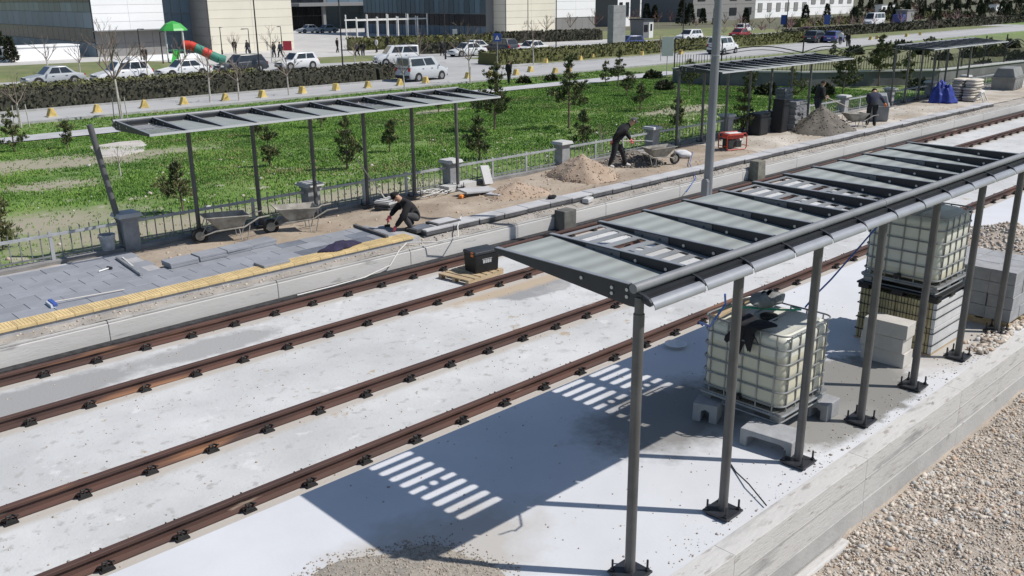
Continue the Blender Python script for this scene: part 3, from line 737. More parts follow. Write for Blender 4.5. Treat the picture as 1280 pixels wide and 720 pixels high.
# grey concrete blocks on a wooden pallet
gb = thing('block_pallet', 'wooden pallet with stacked grey concrete blocks at the right edge', 'block pallet', (14.48, 4.26, ZN))
for i in range(5): MB().box2(0, 1.15, .02 + i * .24, .14 + i * .24, .09, .115).build('deck_board', M_wood, gb)
for i in (0, .5, 1.0): MB().box2(.02 + i, .12 + i, 0, 1.12, 0, .088).build('bearer', M_wood, gb)
g0 = None
for lay in range(4):
    for i in range(3):
        for j in range(3):
            p = (.19 + i * .385, .185 + j * .375, .117 + .098 + lay * .198)
            if g0 is None: g0 = MB().box((0, 0, 0), (.378, .368, .194)).build('block', M_block, gb, bevel=.006, loc=p)
            else: share('block', g0, gb, (p[0] + random.uniform(-.006, .006), p[1] + random.uniform(-.006, .006), p[2]), random.uniform(-.01, .01))

# heaps ------------------------------------------------------------
def heap(name, label, cat, cx, cy, r, h, z, m, seed, step=.06, rx=1.0, sharp=1.0, grains=0, gm=None, gs=.02):
    nr, na = max(14, int(r / step)), 64                       # polar grid that ends on the ground
    rr = np.linspace(0, 1, nr)[:, None]; aa = np.linspace(0, 2 * PI, na, endpoint=False)[None]
    edge = 1 + .10 * np.sin(2 * aa + seed) + .07 * np.sin(3 * aa + 2 * seed) + .04 * np.sin(7 * aa + seed)
    hz = lambda q, X, Y: h * np.clip(1 - q, 0, 1) ** sharp * (1 + .10 * vnoise(X, Y, 2.2 / r, seed + 1)) + .10 * h * vnoise(X, Y, 5 / r, seed + 2) * np.clip(1 - q, 0, 1) * 1.2
    X = rr * r * edge * np.cos(aa) * rx; Y = rr * r * edge * np.sin(aa); Z = hz(rr + 0 * aa, X, Y) - np.where(rr > .99, .03, 0)
    I = np.arange(nr * na).reshape(nr, na); J_ = np.roll(I, -1, 1)
    F = np.stack([I[:-1], I[1:], J_[1:], J_[:-1]], -1).reshape(-1, 4)
    t = thing(name, label, cat, (cx, cy, z))
    npmesh('mound', np.stack([X, Y, Z], -1).reshape(-1, 3), F[na:], m, t, smooth=True)
    cap = MB(); cap.v = [tuple(map(float, p)) for p in np.stack([X, Y, Z], -1)[1]] + [(0, 0, float(Z[0, 0]))]; cap.f = [(i, (i + 1) % na, na) for i in range(na)]; cap.m = [0] * na
    cap.build('mound_top', m, t, smooth='all')
    if grains:
        rg = np.random.default_rng(seed + 9); a = rg.uniform(0, 2 * PI, grains); q = np.sqrt(rg.uniform(0, 1.25, grains))
        e = 1 + .10 * np.sin(2 * a + seed) + .07 * np.sin(3 * a + 2 * seed) + .04 * np.sin(7 * a + seed)
        gxp, gyp = q * r * e * np.cos(a) * rx, q * r * e * np.sin(a); gz = np.where(q < 1, hz(q, gxp, gyp), 0)
        stuff(stones('grains', np.stack([gxp, gyp, np.maximum(gz, 0) + gs * .15], -1), rg.uniform(.4, 1.3, grains) * gs, gm or m, t, seed))
    return t
def stones(name, P, S, mats, parent=None, seed=0):
    """irregular 8-vertex stones at points P with sizes S"""
    rg = np.random.default_rng(seed); n = len(P)
    base = np.array([(-1, -1, -.7), (1, -1, -.7), (1, 1, -.7), (-1, 1, -.7), (-.7, -.7, .7), (.7, -.7, .7), (.7, .7, .7), (-.7, .7, .7)], float)
    V = base[None] * (1 + rg.uniform(-.35, .35, (n, 8, 3))) * rg.uniform(.6, 1.2, (n, 1, 3)); a = rg.uniform(0, 2 * PI, n); b = rg.uniform(-.6, .6, n)
    ca, sa, cb, sb = np.cos(a)[:, None], np.sin(a)[:, None], np.cos(b)[:, None], np.sin(b)[:, None]
    y = V[..., 1] * cb - V[..., 2] * sb; z = V[..., 1] * sb + V[..., 2] * cb; x = V[..., 0]
    V = np.stack([x * ca - y * sa, x * sa + y * ca, z], -1) * (S[:, None, None] * .5) + P[:, None, :]
    fq = np.array([(0, 3, 2, 1), (4, 5, 6, 7), (0, 1, 5, 4), (1, 2, 6, 5), (2, 3, 7, 6), (3, 0, 4, 7)])
    F = (fq[None] + (np.arange(n) * 8)[:, None, None]).reshape(-1, 4)
    mats = mats if isinstance(mats, (list, tuple)) else [mats]
    mi = np.repeat(rg.integers(0, len(mats), n), 6)
    return npmesh(name, V.reshape(-1, 3), F, mats, parent, mi)
M_sand = mat('grey_sand', (0.32, 0.29, 0.245), 0.95, var=.2, scale=25, bump=.6, bscale=90)
M_sandt = mat('tan_sand', (0.32, 0.24, 0.175), 0.95, col2=(0.40, 0.31, 0.235), scale=2.0, bump=.7, bscale=18)
M_sandd = mat('dark_sand', (0.145, 0.13, 0.11), 0.95, var=.2, scale=4, bump=.6, bscale=25)
GS = [mat('stone_a', (0.52, 0.46, 0.395), .95), mat('stone_b', (0.43, 0.365, 0.30), .95), mat('stone_c', (0.58, 0.525, 0.455), .95), mat('stone_d', (0.29, 0.25, 0.21), .9), mat('stone_e', (0.46, 0.35, 0.26), .9), mat('stone_f', (0.44, 0.43, 0.41), .9)]
heap('sand_heap', 'low grey sand heap on the near slab at the bottom edge', 'sand heap', 3.80, 5.42, 1.0, .16, ZN, M_sand, 41, .05, 1.0, 1.0, 3500, [M_sand, GS[3], GS[1]], .016)
heap('gravel_heap', 'grey-brown gravel heap on the near slab behind the grey block pallet', 'gravel heap', 19.2, 5.9, 1.75, .55, ZN, M_gravel, 51, .08, 1.0, 1.0, 3000, GS, .05)
heap('sand_heap', 'tall tan sand heap beside the stooping man', 'sand heap', 19.75, 17.75, 1.0, .66, .36, M_sandt, 61, .06, 1.0, .85, 350, [M_sandt], .04)
heap('sand_heap', 'small tan sand heap beside the tilted paving slab', 'sand heap', 16.75, 17.45, .80, .30, .35, M_sandt, 71, .06, 1.1, .9, 200, [M_sandt], .04)
heap('gravel_heap', 'dark grey-brown conical heap in front of the shovelling man', 'gravel heap', 32.9, 17.35, 1.35, .95, .34, M_sandd, 81, .08, 1.0, .95, 500, [M_sandd], .045)
heap('soil_heap', 'dark soil pile between the stooping man and his wheelbarrow', 'soil heap', 22.5, 18.15, .85, .42, .34, M_sandd, 91, .06, 1.1, .9, 300, [M_sandd, GS[3]], .07)

# loose gravel: near ground (uncountable), rubble along the wall foot and the slab edge
n = 95000; rx_ = RNG.uniform(4.0, 16.5, n); ry_ = RNG.uniform(-.6, 3.80, n)
keep = (ry_ > (rx_ - 22) * 0.4) ; rx_, ry_ = rx_[keep], ry_[keep]
stuff(tag(stones('loose_gravel', np.stack([rx_, ry_, zg(rx_, ry_) + .006], -1), (RNG.gamma(2.0, .0080, len(rx_)) * (1 + .45 * vnoise(rx_, ry_, .9, 15))).clip(.007, .09), GS + [GS[0], GS[2], GS[5]], None, 5), 'pale broken gravel covering the ground below the retaining wall', 'gravel'))
n = 22000; rx_ = RNG.uniform(16.5, 30, n); ry_ = RNG.uniform(-2, 3.80, n)
stuff(tag(stones('loose_gravel', np.stack([rx_, ry_, zg(rx_, ry_) + .006], -1), RNG.gamma(2.2, .014, n).clip(.01, .1), GS + [GS[0], GS[2]], None, 25), 'gravel continuing to the right beyond the picture edge', 'gravel'))
n = 900; t = RNG.uniform(0, 1, n); rx_ = 13.2 + 4.2 * t ** .8; ry_ = 4.14 + np.abs(RNG.normal(0, .22, n)) * (0.5 + t)
rx_, ry_ = rx_[ry_ < 5.4], ry_[ry_ < 5.4]
stuff(tag(stones('rubble', np.stack([rx_, ry_, np.full(len(rx_), ZN + .015)], -1), RNG.uniform(.015, .09, len(rx_)) ** 1.0, GS + [GS[2]], None, 6), 'pale rubble and grit strewn along the platform edge by the block pallet', 'rubble'))
n = 1100; rx_ = RNG.uniform(4.5, 14, n); ry_ = np.where(RNG.random(n) < .5, 4.12 + np.abs(RNG.normal(0, .2, n)), RNG.uniform(4.15, 7.6, n))
stuff(tag(stones('grit', np.stack([rx_, ry_, np.full(n, ZN + .004)], -1), RNG.gamma(2, .0045, n).clip(.003, .03), [GS[3], GS[1], GS[3]], None, 7), 'dark grit specks scattered over the near slab', 'grit'))
n = 1400; rx_ = RNG.uniform(-1, 26, n); ry_ = RNG.uniform(7.9, 14.9, n)
stuff(tag(stones('grit', np.stack([rx_, ry_, np.full(n, ZT + .004)], -1), RNG.uniform(.006, .026, n), [GS[3], GS[1], GS[0]], None, 8), 'dark grit specks scattered over the track slab', 'grit'))
n = 2600; rx_ = RNG.uniform(2, 44, n); ry_ = RNG.uniform(15.4, 15.95, n)
stuff(tag(stones('mortar_crumbs', np.stack([rx_, ry_, zl(rx_, ry_) + .004], -1), RNG.uniform(.008, .05, n), [M_ledge, GS[1], GS[0], GS[3]], None, 9), 'mortar crumbs lying along the ledge of the far platform', 'rubble'))
n = 1800; rx_ = RNG.uniform(7, 48, n); ry_ = RNG.uniform(16.3, 19.1, n); keep = ~((rx_ < 12.2) & (ry_ < 17.5)); rx_, ry_ = rx_[keep], ry_[keep]
stuff(tag(stones('soil_clods', np.stack([rx_, ry_, zd(rx_, ry_) + .004], -1), RNG.gamma(2, .011, len(rx_)).clip(.008, .09), [M_dirt, M_dirt, GS[1], GS[4]], None, 10), 'soil clods and pebbles strewn over the unpaved far platform', 'rubble'))

# small things on the near slab
tag(MB().lathe([(.0, 0), (.10, .0), (.15, .05), (.165, .055), (.15, .045), (.09, .012), (.0, .01)], (10.35, 7.42, ZN), 20).build('bowl', M_white, smooth=True), 'shallow white plastic bowl at the slab edge behind the nearest post', 'bowl')
gz = ZN + 2.5
tag(MB().tube([(6.42, 4.12, gz), (6.50, 4.16, gz - .12), (6.44, 4.22, gz - .26), (6.50, 4.3, gz - .36), (6.62, 4.5, gz - .40), (6.75, 4.55, gz - .48)], .010, 6).build('hose', M_blue, smooth=True), 'short blue hose hanging from the canopy gutter', 'hose')
tag(MB().tube([(9.80, 5.15, zr + .02), (10.1, 5.2, zr + .08), (10.6, 5.25, zr + .18), (11.3, 5.3, zr + .40), (12.0, 5.35, zr + .62), (12.58, 5.4, zr + .72)], .011, 6).build('hose', M_blue, smooth=True), 'blue hose slung between the two caged tanks', 'hose')
tag(MB().tube([(8.02, 5.0, ZN + .01), (7.8, 4.72, ZN + .012), (7.62, 4.45, ZN + .05), (7.41, 4.11, ZN + .03)], .008, 5).build('cable', M_black, smooth=True), 'thin black cable on the slab beside the open tank', 'cable')
tag(MB().box2(20.3, 21.7, 5.1, 6.3, ZN, ZN + .75).box2(20.25, 21.75, 5.05, 6.35, ZN + .75, ZN + .80).build('steel_crate', mat('dark_blue_steel', (0.06, 0.07, 0.11), .5, var=.2)), 'dark blue steel crate on the near slab beyond the gravel heap', 'crate') if False else None

# ================================================================== ON THE TRACK
pl = thing('pallet', 'small wooden pallet lying between the far rails', 'pallet', (12.0, 13.88, ZT), .12)
for i in range(6): MB().box2(-.55 + i * .19, -.55 + i * .19 + .15, -.42, .42, .09, .112).build('deck_board', M_wood, pl)
for y in (-.38, 0, .38): MB().box2(-.55, .55, y - .04, y + .04, 0.002, .088).build('bearer', M_wood, pl)
tb = thing('toolbox', 'black plastic lidded toolbox with orange latch on the wooden pallet', 'toolbox', (12.22, 13.80, ZT + .113), -.10)
MB().box((0, 0, .20), (.58, .40, .40), 0, 0, 1.06).build('body', M_black, tb, bevel=.02)
MB().box((0, 0, .43), (.64, .46, .06), 0, 0, .96).build('lid', mat('dark_grey_lid', (.03, .031, .034), .45, var=.2), tb, bevel=.012)
MB().box((-.30, -.10, .40), (.03, .09, .10)).build('latch', mat('orange_plastic', (.75, .22, .03), .5), tb, bevel=.005)
lg = MB()
for k, (a, b) in enumerate(((.0, .055), (.065, .10), (.11, .165), (.175, .215))): lg.box2(a - .11, b - .11, -.211, -.208, .20, .27)
lg.box2(-.13, .125, -.211, -.208, .285, .295)
lg.build('printed_logo', mat('pale_print', (.45, .45, .45), .6), tb)
# tall light / catenary pole between the tracks
M_pole = mat('grey_pole_paint', (0.205, 0.21, 0.225), 0.42, metal=.25, var=.08, scale=2)
po = thing('light_pole', 'tall tapered grey steel pole standing between the tracks', 'pole', (17.42, 11.82, ZT))
MB().cyl((0, 0, .02), (0, 0, 9.6), .108, .072, n=24).build('shaft', M_pole, po, smooth=True)
MB().cyl((0, 0, 4.30), (0, 0, 4.335), .098, n=24).build('joint_ring', M_gut, po, smooth=True)
a = math.atan2(-CF[1], -CF[0]) - .75
hb = MB().prism([(-.08, 0), (.08, 0), (.08, .34), (.05, .40), (-.05, .40), (-.08, .34)], -.03, .07, 'x').build('hatch_cover', M_pole, po, bevel=.008, loc=(.095 * math.cos(a), .095 * math.sin(a), 1.20), rz=a)
MB().box((0, 0, .015), (.45, .45, .03)).build('base_plate', M_pole, po)
for i in range(4): MB().cyl((.17 * (1 if i % 2 else -1), .17 * (1 if i // 2 else -1), .03), (.17 * (1 if i % 2 else -1), .17 * (1 if i // 2 else -1), .12), .018, n=6).build('anchor_bolt', M_bolt, po)
# blocks standing at the platform wall
tag(MB().box((16.2, 15.12, .10), (.45, .34, .54), .02).build('concrete_block', mat('dark_concrete', (0.11, 0.108, 0.10), .95, var=.25, scale=5), bevel=.02), 'square dark block in place of the recess in the far platform wall', 'concrete block')  # the recess's shade is put into this block's dark colour
tag(MB().box((24.9, 15.12, .16), (.46, .36, .66), .0, 0, .88).build('concrete_block', mat('mossy_concrete', (0.17, 0.165, 0.135), .95, var=.25, scale=5), bevel=.02), 'tapered mossy concrete block in front of the far platform wall, near the pole', 'concrete block')
M_rope = mat('white_hose_plastic', (.58, .57, .54), .7)
def H(px, py, z): return tuple(at(px, py, z))
tag(MB().tube([H(577, 268, .45), H(572, 283, .43), H(573, 296, .36), H(548, 302, .33), (11.6, 15.55, .31), (11.2, 15.30, .26), (10.9, 15.22, .02), (10.2, 15.16, -.08), (9.4, 15.14, -.09), (8.6, 15.14, -.09)], .014, 6).build('hose', M_rope, smooth=True), 'white hose running down the far platform wall to the rails', 'hose')
tag(MB().tube([H(866, 190, .45), H(862, 205, .40), H(870, 222, .30), H(858, 240, .05)], .012, 6).build('hose', M_blue, smooth=True), 'blue hose hanging over the far platform edge beside the pole', 'hose')

# ================================================================== FAR PLATFORM THINGS
M_cem = mat('cement_dusted_steel', (0.40, 0.38, 0.34), .85, col2=(0.21, 0.195, 0.17), scale=5, bump=.3, bscale=30)
M_rub = mat('rubber', (0.02, 0.02, 0.02), .8)
def wheelbarrow(label, loc, rz, full=None, tip=0.0):
    t = thing('wheelbarrow', label, 'wheelbarrow', loc, rz, 'wheelbarrows')
    # tray: open loft, front (+x) raked
    mb = MB(); lo = [(-.26, -.17, .30), (.22, -.15, .27), (.22, .15, .27), (-.26, .17, .30)]; hi = [(-.42, -.31, .56), (.52, -.27, .60), (.52, .27, .60), (-.42, .31, .56)]
    mid = [tuple((a * .45 + b * .55) * (1.0 if i != 2 else 1.0) for i, (a, b) in enumerate(zip(p, q))) for p, q in zip(lo, hi)]
    mb.add(lo + mid + hi, [(3, 2, 1, 0)] + [(r * 4 + i, r * 4 + (i + 1) % 4, (r + 1) * 4 + (i + 1) % 4, (r + 1) * 4 + i) for r in range(2) for i in range(4)])
    tr = mb.build('tray', M_cem, t, bevel=.03, recalc=False); sd = tr.modifiers.new('thick', 'SOLIDIFY'); sd.thickness = .008
    MB().tube(hi, .013, 6, True).build('rim', M_cem, tr)
    for sy in (-1, 1):
        MB().tube([(.62, sy * .06, .17), (.3, sy * .16, .27), (-.3, sy * .22, .30), (-.62, sy * .27, .48), (-.85, sy * .29, .50)], .017, 6).build('handle', M_cem, t, smooth=True)
        MB().tube([(-.18, sy * .20, .31), (-.22, sy * .24, .02), (-.34, sy * .24, .02), (-.42, sy * .22, .33)], .013, 6).build('leg', M_cem, t, smooth=True)
        MB().tube([(.62, sy * .07, .17), (.45, sy * .2, .50)], .010, 5).build('brace', M_cem, t)
    wh = MB().cyl((.62, -.03, .18), (.62, .03, .18), .10, n=14).build('wheel', M_cem, t)
    tor = [(.62 + .145 * math.cos(a), 0, .18 + .145 * math.sin(a)) for a in np.linspace(0, 2 * PI, 18, endpoint=False)]
    MB().tube(tor, .037, 8, True).build('tyre', M_rub, wh, smooth=True)
    if full: MB().ell((.0, 0, .46), (.36, .23, .12), 12, 6, 0, .06).build('load', full, tr, smooth=True)
    return t
def G(px, py, dz=0.0):       # foot point on the unpaved far platform
    z = .36
    for _ in range(6): P = at(px, py, z); z = float(zd(P[0], P[1]))
    return (P[0], P[1], z + dz)
wheelbarrow('cement-splashed wheelbarrow pointing left below the leftmost canopy, nearer the leaning post', G(287, 300), PI * .93)
wheelbarrow('cement-splashed wheelbarrow pointing left beside the second fence pillar', G(374, 289), PI * .90)
wheelbarrow('dark mud-caked wheelbarrow being loaded by the stooping man', G(822, 207), -.35, M_sandd)
b = at(125, 312, .42)
bk = thing('bucket', 'pale battered plastic bucket on the fence plinth left of the leaning post', 'bucket', (6.62, 19.28, .42))
MB().lathe([(.0, 0), (.125, 0), (.165, .31), (.172, .31), (.172, .33), (.155, .33), (.118, .02), (0, .02)], (0, 0, 0), 18).build('pail', mat('dirty_white_plastic', (.42, .43, .45), .7, var=.3, scale=6), bk, smooth=True)
MB().tube([(.17 * math.cos(a), 0.02, .31 - .11 * math.sin(a)) for a in np.linspace(0, PI, 9)], .005, 4).build('bail', M_cage, bk)
# tools and loose slabs on the paving
p0, p1 = at(146, 322, ZF + .03), at(177, 343, ZF + .03)
tag(MB().tube([tuple(p0), tuple(p1)], .035, 4).build('steel_bar', mat('dull_steel', (.33, .34, .35), .5, metal=.4, var=.2)), 'short square steel bar lying on the paving below the leaning post', 'bar')
p0, p1 = at(153, 322, ZF + .02), at(166, 333, ZF + .02)
tag(MB().tube([tuple(p0), tuple(p1)], .022, 4).build('timber_batten', M_slbw), 'short pale batten lying beside the steel bar', 'batten')
p0 = at(131, 337, ZF + .02)
tg = thing('hammer', 'small hammer lying on the blue-grey paving left of the steel bar', 'hammer', tuple(p0), .3)
MB().cyl((-.14, 0, .0), (.10, 0, .005), .014, n=6).build('handle', M_white, tg); MB().box((.11, 0, .01), (.045, .13, .045)).build('head', M_anth, tg, bevel=.005)
hb_, he_ = at(66, 379, ZF + .04), at(155, 360, ZF + .05)
br = thing('broom', 'long-handled broom with blue head lying on the blue-grey paving', 'broom', (hb_[0], hb_[1], ZF))
dv = he_ - hb_; MB().cyl((0, 0, .06), (dv[0], dv[1], .02), .012, n=8).build('handle', mat('broom_handle', (.5, .48, .45), .6), br)
aa = math.atan2(dv[1], dv[0]) + PI / 2
MB().box((0, 0, .05), (.34, .07, .05), aa).build('head', mat('blue_broom', (.05, .10, .36), .5), br, bevel=.008)
MB().box((-.04 * dv[0] / 1.3, -.04 * dv[1] / 1.3, .03), (.33, .08, .05), aa, 0, .92).build('bristles', mat('pale_bristle', (.5, .55, .62), .9, bump=.6, bscale=120), br)
# stacked pavers in a row on the paving
def paver_pile(label, x, y, n, rz=0.0, w=.60, d=.40, m=M_tile):
    t = thing('paver_pile', label, 'pavers', (x, y, ZF + .003), rz, 'loose pavers')
    for k in range(n): share('paver', pv0, t, (random.uniform(-.02, .02), random.uniform(-.02, .02), .028 + k * .055), random.uniform(-.03, .03), (w / .6, d / .4, 1.15))
    return t
pv0 = tproto
xs = [7.25, 7.86, 8.47, 9.08]
for i, x in enumerate(xs): paver_pile(['leftmost pile of loose grey pavers in the row on the paving', 'second pile from the left in the row of loose pavers', 'third pile from the left in the row of loose pavers', 'rightmost pile in the row of loose pavers, below the barrows'][i], x, 17.20 + i * .05, [2, 2, 2, 2][i], .03)
paver_pile('single loose paver lying on the yellow tactile strip', 8.55, 15.92, 1, .05)
p0, p1 = at(443, 282, ZF + .03), at(484, 296, ZF + .03)
tag(MB().tube([tuple(p0), tuple(p1)], .05, 4).build('straightedge', mat('dark_batten', (.10, .10, .105), .8, var=.3)), 'dark straightedge lying across the paving left of the crouching worker', 'batten')
# dark edge slabs just right of the worker
for i, (px, py, w, d, h, lab) in enumerate(((533, 284, .55, .42, .07, 'dark framed slab lying beside the crouching worker'), (556, 276, .70, .45, .10, 'raised dark slab to the right of the framed slab'))):
    c_ = at(px, py, ZF + .08)
    o = thing('loose_slab', lab, 'slab', (c_[0], 16.05, ZF - .02), .03)
    MB().box((0, 0, h / 2), (w, d, h)).build('slab', M_copd, o, bevel=.006); MB().box((0, 0, h + .004), (w - .12, d - .1, .008)).build('slab_face', M_cop if i else M_tiled, o)
# jacket thrown down
jx, jy, _ = at(425, 311, ZF)
def jack(u, v):
    a = 2 * PI * u; r = v * (1 + .22 * math.sin(2 * a + .7) + .12 * math.sin(5 * a)) ; h = .13 * (1 - v ** 2.5) * (1 + .35 * math.sin(3 * a + 6 * v) * v + .25 * math.sin(11 * v + a))
    return (jx + .42 * r * math.cos(a) + .10 * r * math.sin(2 * a), jy + .17 * r * math.sin(a), ZF + .012 + max(0, h))
cloth('jacket', 'crumpled dark purple jacket thrown on the yellow strip', 'jacket', jack, 40, 12, mat('purple_cloth', (.022, .018, .05), .9, var=.3, scale=8), .01)
# behind the worker: slat stack, shovel, rope, slabs
st = thing('slab_pile', 'short pile of flat dark slabs by the fence behind the crouching worker', 'slab pile', G(487, 262), .3)
for k in range(4): MB().box((random.uniform(-.02, .02), 0, .04 + k * .06), (.62, .46, .05), random.uniform(-.05, .05)).build('slab', M_cop if k == 3 else M_copd, st, bevel=.004)
for k in range(4): MB().box((-.24 + k * .16, 0, .262), (.09, .44, .012)).build('batten', M_slbw, st)
def shovel(label, a, b_):
    t = thing('shovel', label, 'shovel', tuple(a)); d_ = Vector(b_) - Vector(a)
    MB().cyl((0, 0, 0), tuple(d_ * .80), .017, n=8).build('shaft', mat('shovel_shaft', (.50, .45, .38), .7, var=.15), t)
    u = d_.normalized(); s_ = u.cross(Vector((0, 0, 1))).normalized(); w_ = s_.cross(u); q = d_ * .80
    P = [q - s_ * .03 + w_ * .012, q + s_ * .03 + w_ * .012, q + u * .06 + s_ * .11, q + u * .22 + s_ * .11 + w_ * -.01, q + u * .30, q + u * .22 - s_ * .11 + w_ * -.01, q + u * .06 - s_ * .11]
    mb = MB(); mb.add([p[:] for p in P] + [(p - w_ * .012)[:] for p in P], [tuple(range(7)), tuple(range(13, 6, -1))] + [(i, (i + 1) % 7, 7 + (i + 1) % 7, 7 + i) for i in range(7)])
    mb.build('blade', mat('worn_blade', (.32, .32, .32), .5, metal=.4, var=.2), t); return t
g0_ = G(490, 261); pt_ = at(456, 190, 1.9); 
shovel('shovel leaning against a canopy post behind the crouching worker', (g0_[0] - .72, g0_[1] + .35, 1.62), (g0_[0], g0_[1], g0_[2] + .02))
rc = G(545, 244); rp = []
for i in range(90): a = i * .42; r = .22 + .18 * math.sin(i * .21); rp.append((rc[0] + 1.25 * r * math.cos(a) + .25 * math.sin(i * .07), rc[1] + .7 * r * math.sin(a), rc[2] + .03 + .10 * abs(math.sin(i * .37))))
tag(MB().tube(rp, .012, 5).build('rope_coil', mat('white_rope', (.60, .59, .56), .9), smooth=True), 'tangled white rope lying by the plinth right of the crouching worker', 'rope')
def slab(label, loc, dim, rot, m=M_cop):
    o = MB().box((0, 0, 0), dim).build('paving_slab', m, bevel=.006, loc=loc); o.rotation_euler = rot; return tag(o, label, 'slab', 'loose paving slabs')
p_ = G(611, 231); slab('grey paving slab standing tilted against the plinth', (p_[0], p_[1] + .1, p_[2] + .27), (.50, .05, .55), (-.35, .15, .35))
p_ = G(597, 243); slab('grey slab lying flat on rubble, left of the small sand heap', (p_[0], p_[1], p_[2] + .12), (1.0, .5, .05), (.04, .05, -.15))
p_ = G(625, 245); slab('small grey slab lying half over the flat slab', (p_[0], p_[1], p_[2] + .10), (.65, .45, .05), (-.05, -.08, .1))
p_ = G(573, 237); slab('pale concrete slab lying along the fence plinth', (p_[0], p_[1], p_[2] + .10), (1.1, .35, .16), (0, 0, .1), M_pcap)
p_ = G(577, 248); tag(MB().box((p_[0], p_[1], p_[2] + .05), (.16, .12, .10), .4).build('orange_bag', mat('orange_cloth', (.75, .25, .05), .9), bevel=.03), 'small orange bag on the ground beside a canopy post', 'bag')
p_ = at(690, 248, ZF + .06); tag(MB().ell((p_[0], p_[1], ZF + .10), (.16, .09, .05), 10, 6, 0, .1).build('glove_pair', M_rag), 'black work gloves lying on the coping slabs', 'gloves')
p_ = at(730, 252, .27); tag(MB().box((p_[0], 15.56, .335), (.34, .20, .13), .3).build('stone_block', M_pcap, bevel=.03), 'small pale stone block on the ledge below the coping', 'stone')
# sacks, cement bag
def sack(x, y, z, l, w, h, rz, m, parent=None):
    mb = MB()
    for i in range(9):
        u = -1 + 2 * i / 8; k = (1 - abs(u) ** 4 * .35)
        for j in range(12):
            a = 2 * PI * j / 12; cy, cz = math.cos(a), math.sin(a)
            mb.v.append((u * l / 2, w / 2 * k * math.copysign(abs(cy) ** .45, cy) * (1 + random.uniform(-.04, .04)), h / 2 + h / 2 * k * math.copysign(abs(cz) ** .8, cz) * (1 + random.uniform(-.05, .05))))
    for i in range(8):
        for j in range(12): mb.f.append((i * 12 + j, i * 12 + (j + 1) % 12, (i + 1) * 12 + (j + 1) % 12, (i + 1) * 12 + j)); mb.m.append(0)
    mb.f += [tuple(range(11, -1, -1)), tuple(range(96, 108))]; mb.m += [0, 0]
    return mb.build('sack', m, parent, smooth='all', loc=(x, y, z), rz=rz)
M_sack = mat('sack_paper', (.50, .46, .40), .95, var=.15, scale=4, rnd=.12)
p_ = G(853, 196); tag(sack(p_[0], p_[1], p_[2], .80, .50, .20, .9, mat('white_sack', (.55, .55, .55), .9, var=.15, scale=5)), 'white and blue cement sack right of the mud-caked wheelbarrow', 'sack')
pc = G(1207, 125)
i = 0
for lay in range(8):
    for r in range(2):
        o = sack(pc[0] + random.uniform(-.06, .06) + (.0 if lay < 5 else .1), pc[1] + .35 - .62 * r + random.uniform(-.04, .04), pc[2] + lay * .125, 1.45 - .05 * lay, .64, .145, random.uniform(-.06, .06), M_sack)
        tag(o, ['lowest', 'second lowest', 'third lowest', 'fourth lowest', 'fifth lowest', 'sixth lowest', 'second topmost', 'topmost'][lay] + (' back' if r == 0 else ' front') + ' sack in the sack pile beside the blue tarpaulin', 'sack', 'piled sacks')
tc = G(1178, 128)
def tarp(u, v):
    a = 2 * PI * u; r = .72 * (v ** .65) * (1 + .18 * math.sin(3 * a) + .08 * math.sin(8 * a)); h = (.82 + .16 * math.cos(a - 2.2) + .10 * math.sin(2 * a)) * (1 - v ** 2.6) + .5 * math.sin(4 * a + 6 * v) * v * (1 - v) + .3 * math.sin(9 * a - 11 * v) * v * (1 - v) + .16 * math.sin(15 * a + 17 * v) * v * (1 - v)
    return (tc[0] + r * math.cos(a), tc[1] + .75 * r * math.sin(a), tc[2] + .01 + max(0, h))
cloth('tarpaulin', 'bright blue tarpaulin heaped over goods beside the sack pile', 'tarpaulin', tarp, 60, 24, mat('blue_tarp', (.015, .035, .25), .55, var=.35, scale=4, bump=.5, bscale=12), .01)
tr_ = thing('trestle', 'low white trestle in front of the sack pile', 'trestle', (47.2, 16.75, .35), .2)
MB().box2(-.5, .5, -.05, .05, .40, .48).build('beam', M_white, tr_)
for sx in (-.42, .42):
    for sy in (-1, 1): MB().cyl((sx, 0, .42), (sx + .1 * (1 if sx > 0 else -1), sy * .2, 0), .03, n=6).build('leg', M_white, tr_)
def skip(label, loc, rz, w, d, h, m):
    t = thing('site_bin', label, 'bin', loc, rz)
    MB().box((0, 0, h * .28), (w, d, h * .55), 0, 0, 1.06).build('body', m, t, bevel=.02)
    MB().box((0, 0, h * .565), (w * 1.10, d * 1.10, .05)).build('rim', m, t, bevel=.01)
    MB().box((0, 0, h * .79), (w * 1.02, d * 1.0, h * .40), 0, 0, .86, .70).build('lid', m, t, bevel=.03)
    for sx in (-1, 1): MB().box((sx * w * .5, 0, h * .35), (.05, .10, h * .12)).build('lug', m, t)
    for j in range(5): MB().box((-w * .4 + j * w * .2, -d * .515, h * .28), (.05, .02, h * .48)).build('stiffener', m, t)
    return t
M_skip = mat('grey_bin', (.20, .205, .20), .7, var=.15, scale=2)
skip('large grey lidded bin on the site ground at the right edge', G(1258, 111), .12, 2.0, 1.1, 1.15, M_skip)
skip('grey lidded bin behind the man bent over with orange gloves', G(1096, 149), .45, 1.35, .80, 1.05, mat('grey_bin_b', (.24, .25, .255), .7, var=.15, scale=2))
